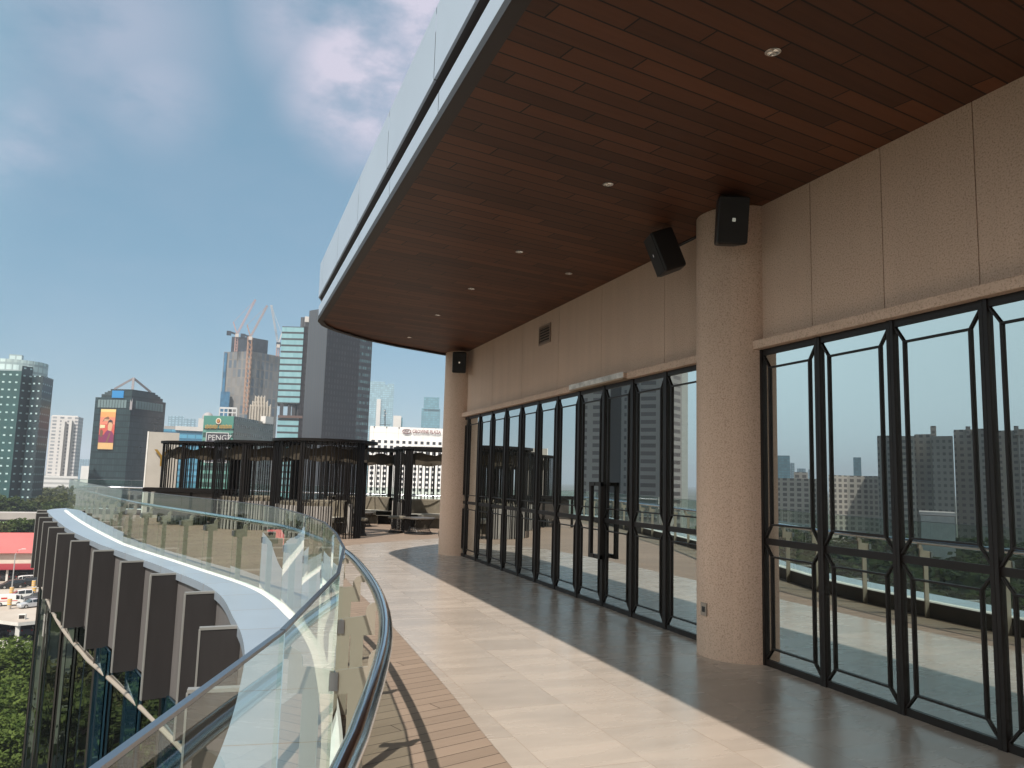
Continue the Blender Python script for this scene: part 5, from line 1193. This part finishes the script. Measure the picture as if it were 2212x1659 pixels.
b.build('oval_ring', M_hsign, hs)
b = MB()
for k, ox in enumerate((-.9, -.1, .7)):   # three slanted ribbons of the emblem
    pts = [hp(lx+ox+x*.9, .95, lz+y*eh*.62) for x, y in ((-.55, -.75), (-.1, -.95), (-.15, -.2), (.35, .1), (.5, .85), (.1, .95), (.05, .35), (-.5, .05))]; b.face(pts[::-1]); b.face(pts)
b.build('ribbon_mark', M_hsign, hs)
b = MB(); b.face([hp(lx+ew*.87*x, .55, lz+eh*.8*y) for x, y in ring[:-1]]); b.build('oval_panel', M_hot, hs)
text('CROWNE PLAZA', 2.75, .12, M_hsign, hs, hp(tx0, .9, tz0-.05), (*hd_, 0), fit=tx1-tx0)
mt = thing('antenna_mast', 'thin mast with small dishes on the white hotel roof beside the pale blue tower', 'mast', hp(hface(832, 920)[0], -3, hz))
b = MB(); m0 = hp(hface(832, 920)[0], -3, hz); b.bar(m0, (m0[0]-.4, m0[1], hz+10), .5, .5, up=(1, 0, 0)); b.bar((m0[0]-3, m0[1], hz+1.2), (m0[0]+3, m0[1], hz+1.2), .3, .3); b.build('pole', M_strb, mt)
for k, (ox, oz) in enumerate(((-.9, 6), (.2, 7.5), (-.8, 9))):
    b = MB(); b.lathe([(.0, .0), (.5, .1), (.55, .4)], (m0[0]+ox, m0[1]-.6, hz+oz), 10); b.build('dish', M_aptw, mt)
# 12 low things at the left
M_fly = mat('flyover_concrete', (.42, .38, .35), .8, var=.12, vscale=.1)
t = thing('flyover', 'pale concrete flyover crossing behind the trees at the left', 'bridge', at(0, 1112, 335)*np.array([1, 1, 0])+np.array([0, 0, GZ]))
a, c = at(-120, 1106, 338), at(330, 1110, 330); zf = at(60, 1107, 334)[2]
b = MB(); b.bar((a[0], a[1], zf-1.1), (c[0], c[1], zf-1.1), 9, 2.3); b.build('deck', M_fly, t)
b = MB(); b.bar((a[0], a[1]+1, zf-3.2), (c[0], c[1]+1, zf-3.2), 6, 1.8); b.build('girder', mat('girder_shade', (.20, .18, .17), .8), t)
for f in (.12, .32, .5, .7, .9): q = a*(1-f)+c*f; b = MB(); b.box((q[0]-1.1, q[1]-1, GZ), (q[0]+1.1, q[1]+1, zf-4.1)); b.build('pier', M_fly, t)
t = building('grey shed with a light green roof among the trees below the flyover', 10, 1130, 282, 'shed'); o_, pls, zs = block('wall', t, [(-60, 1140, 282), (35, 1141, 280)], 12, mat('shed_grey', (.16, .17, .18), .8)); 
q, q2 = at(-60, 1134, 290), at(22, 1132, 288); b = MB(); b.bar((q[0], q[1], zs+.6), (q2[0], q2[1], zs+.6), 9, 1.1); b.build('roof', mat('green_roof', (.26, .42, .16), .6), t)
t = building('flat white roofed building behind the red roofed hall', 20, 1178, 232, 'flat_roof_hall'); block('wall', t, [(-90, 1172, 230), (77, 1184, 226)], 16, M_aptw, zt=at(30, 1180, 228)[2])
t = building('pale far block at the foot of the gap between white and dark tower', 186, 1020, 1500); block('wall', t, [(176, 1003, 1500), (194, 1010, 1480)], 30, M_aptw); 
t = building('blue grey far ridge top block in the gap between white and dark tower', 186, 1000, 2400); block('wall', t, [(170, 990, 2400), (196, 994, 2400)], 30, M_far)
# street side things only the mirror glass shows
t = thing('street_kiosk', 'long beige low building across the street, mirrored in the podium glass', 'building', (-27, 60, GZ)); b = MB(); b.box((-31, 52, GZ), (-25, 68, GZ+4.2)); b.build('wall', mat('kiosk_beige', (.58, .48, .38), .8, var=.06, vscale=.5), t); b = MB(); b.box((-31.3, 51.7, GZ+4.2), (-24.7, 68.3, GZ+4.7)); b.build('roof', M_pwhite, t)
b = MB()
for k in range(5): b.box((-24.999, 53+k*3, GZ+1), (-24.95, 54.8+k*3, GZ+3.2))
b.build('window_strip', M_cgl, t)
t = thing('street_hoarding', 'large pale lilac hoarding at the street, mirrored in the podium glass', 'sign', (-19, 42, GZ)); b = MB(); b.box((-20.6, 37, GZ+1.5), (-20.3, 47, GZ+8)); b.build('panel', mat('lilac_panel', (.46, .42, .50), .6, var=.06), t); b = MB(); b.box((-20.9, 39, GZ), (-20.61, 39.4, GZ+8)); b.box((-20.9, 44, GZ), (-20.61, 44.4, GZ+8)); b.build('post', M_dark, t)
t = thing('red_awning', 'red canvas awning below the trees, mirrored in the podium glass', 'awning', (-25, 47, GZ)); b = MB(); b.hexa([(-27, 45, GZ+3.4), (-22, 45, GZ+2.8), (-22, 50, GZ+2.8), (-27, 50, GZ+3.4), (-27, 45, GZ+3.6), (-22, 45, GZ+3.0), (-22, 50, GZ+3.0), (-27, 50, GZ+3.6)]); b.build('canopy', mat('red_canvas', (.50, .09, .05), .8), t); b = MB(); [b.box((x-.1, y-.1, GZ), (x+.1, y+.1, GZ+2.85)) for x, y in ((-22.2, 45.2), (-22.2, 49.8), (-26.8, 45.2), (-26.8, 49.8))]; b.build('post', M_wfr, t)
for (x, y, hd_, k_, pm, l) in ((-15.5, 58, 95, 'mpv', PWt, 'white people carrier on the street, mirrored in the podium glass'), (-16.5, 66, 92, 'sedan', PSi, 'silver saloon on the street, mirrored in the podium glass'), (-18.8, 76, 84, 'van', PWt, 'white van farther up the street, mirrored in the podium glass'), (-20.5, 90, 80, 'mpv', PRd, 'red people carrier up the street, mirrored in the podium glass'), (-14, 40, 90, 'suv', PWt, 'white off-road car nearest on the street, mirrored in the podium glass')):
    car(k_, pm, (x, y, GZ+.08), R(hd_), l)['group'] = 'cars on the street below'
M_hedge = mat('hedge_green', (.05, .085, .03), .9, var=.5, vscale=2.5, bump=1.0, bscale=5)
t = thing('hedge', 'clipped green hedge strip in front of the beige low building, mirrored in the podium glass', 'hedge', (-22, 60, GZ)); b = MB()
rnd = random.Random(4)
for k in range(1500):
    q = np.array([rnd.uniform(-23.6, -21.2), rnd.uniform(51, 68), GZ+rnd.uniform(.2, 1.6)]); a = rnd.uniform(0, 6.3); e = rnd.uniform(.2, .4)
    b.face([q+[e*math.cos(a), e*math.sin(a), 0], q+[-e*math.sin(a)*.6, e*math.cos(a)*.6, .1], q-[e*math.cos(a), e*math.sin(a), 0], q+[e*math.sin(a)*.6, -e*math.cos(a)*.6, -.1]])
b.build('foliage', M_leafA, t)
M_pave = mat('forecourt_paving', (.42, .36, .30), .8, var=.15, vscale=.5)
b = MB(); b.face([(-20, 12, GZ+.06), (-11.5, 12, GZ+.06), (-12.5, 50, GZ+.06), (-20, 50, GZ+.06)]); struct(b.build('pavement', M_pave))
t = thing('pool_canopy', 'small bright cyan canopy on the forecourt, mirrored at the foot of the podium glass', 'canopy', (-13, 30, GZ)); b = MB(); b.hexa([(-15, 28, GZ+3), (-11, 28, GZ+2.6), (-11, 33, GZ+2.6), (-15, 33, GZ+3), (-15, 28, GZ+3.1), (-11, 28, GZ+2.7), (-11, 33, GZ+2.7), (-15, 33, GZ+3.1)]); b.build('canvas', mat('cyan_canvas', (.06, .48, .58), .6), t); b = MB(); [b.box((x-.07, y-.07, GZ), (x+.07, y+.07, GZ+2.65)) for x, y in ((-14.8, 28.2), (-11.2, 28.2), (-11.2, 32.8), (-14.8, 32.8))]; b.build('post', M_wfr, t)

# ---- towers west of the terrace: seen only in the shop windows
M_r1 = facade('grey_bands', (.20, .195, .19), (.055, .045, .045), 9, 3.25, .72, .50, wrough=.8, grough=.3, off=0); M_r2 = facade('grey_slots', (.19, .185, .18), (.045, .04, .04), 2.6, 3.25, .42, .46, wrough=.8, grough=.3); M_r3 = facade('light_side', (.26, .28, .27), (.15, .17, .17), 30, 3.25, .3, .4, wrough=.6, grough=.3)
M_rd = mat('dark_recess', (.05, .048, .05), .8)
t = building('tall grey tower with rows of slot windows, reflected right of the door handles', 1370, 950, 335, 'apartment_tower', mirror=True)
block('wing', t, [(1258, 780, 338), (1320, 780, 334)], 20, M_r1, mirror=True); block('recess', t, [(1320, 770, 340), (1344, 770, 338)], 14, M_rd, mirror=True); block('wing', t, [(1344, 750, 333), (1384, 750, 330)], 22, M_r2, mirror=True); block('wing', t, [(1384, 745, 329), (1436, 745, 326), (1473, 745, 340)], 20, M_r1, mirror=True); block('side_wall', t, [(1473, 803, 341), (1486, 804, 346)], 14, M_r3, mirror=True)
t = building('teal office tower far off, reflected beside the near column', 1690, 1000, 1200, 'glass_tower', mirror=True); block('wall', t, [(1672, 984, 1200), (1706, 984, 1200)], 40, M_dist2, mirror=True)
t = building('slender blue tower far off, reflected above the curved flats', 1852, 1000, 1300, 'glass_tower', mirror=True); block('wall', t, [(1843, 988, 1300), (1860, 988, 1300)], 30, M_dist2, mirror=True)
for k, (x0, x1, y) in enumerate(((1706, 1716, 1000), (1722, 1740, 1012), (1746, 1756, 1014))): t = building(('pale far tower next to the teal reflection', 'wide pale far block in the reflection, lowest of three', 'narrow pale far block in the reflection, right of the wide one')[k], x0, y, 1900, mirror=True); block('wall', t, [(x0, y, 1900), (x1, y, 1900)], 40, M_far, mirror=True)
M_r4 = facade('beige_grid', (.42, .38, .34), (.10, .085, .08), 4.2, 3.2, .58, .6, wrough=.8, grough=.4)
t = building('beige gridded block of flats reflected left of the first mullion after the column', 1730, 1050, 520, 'apartment_block', mirror=True); block('wall', t, [(1668, 1034, 520), (1765, 1033, 516)], 25, M_r4, mirror=True); block('roof_box', t, [(1715, 1020, 525), (1745, 1020, 525)], 14, M_r4, z0=at(1715, 1034, 520)[2], mirror=True)
t = building('long curved beige block of flats reflected in the middle window', 1840, 1050, 520, 'apartment_block', mirror=True); block('wall', t, [(1790, 1030, 512), (1830, 1026, 522), (1870, 1026, 526), (1897, 1028, 518)], 22, M_r4, mirror=True)
M_r5 = facade('flats_beige', (.36, .335, .30), (.10, .095, .09), 3.2, 3.0, .5, .46, wrough=.85, grough=.4); M_r6 = facade('flats_grey', (.30, .285, .265), (.09, .085, .08), 2.6, 3.0, .5, .46, wrough=.85, grough=.4)
t = building('cluster of tall beige apartment slabs reflected in the right windows', 2000, 1000, 430, 'apartment_tower', mirror=True)
for x0, x1, y, d, m in ((1895, 1925, 941, 438, M_r6), (1925, 1975, 942, 430, M_r5), (1975, 2012, 938, 436, M_r5), (2012, 2058, 942, 428, M_r6), (2060, 2100, 928, 440, M_r5), (2104, 2128, 926, 432, M_r6), (2128, 2200, 930, 446, M_r5), (2200, 2330, 926, 440, M_r6)): block('slab', t, [(x0, y, d), (x1, y, d-2)], 18, m, mirror=True)
for x0, x1, y in ((2010, 2022, 920), (2086, 2096, 921), (2190, 2200, 920)): block('lift_box', t, [(x0, y, 436), (x1, y, 436)], 8, M_r6, z0=at(x0, 940, 436)[2], mirror=True)
t = building('small pale house with a flat canopy roof reflected below the apartment slabs', 2025, 1120, 240, 'house', mirror=True); block('wall', t, [(1990, 1114, 240), (2062, 1116, 238)], 14, M_pwhite, mirror=True); block('roof', t, [(1986, 1106, 241), (2066, 1108, 239)], 15, M_aptw, z0=at(1990, 1112, 240)[2], mirror=True)

# ------------------------------------------------------------------ air
m = bpy.data.materials.new('haze'); m.use_nodes = True; t = m.node_tree; t.nodes.clear()
pv = N(t, 'ShaderNodeVolumePrincipled'); pv.inputs['Color'].default_value = (.80, .88, 1.0, 1); pv.inputs['Density'].default_value = .00020; pv.inputs['Anisotropy'].default_value = 0.0
o = N(t, 'ShaderNodeOutputMaterial'); t.links.new(pv.outputs[0], o.inputs['Volume'])
b = MB(); b.box((-6100, -3100, GZ-1), (6100, 9100, 190)); hz_ = b.build('haze', m); hz_['kind'] = 'stuff'
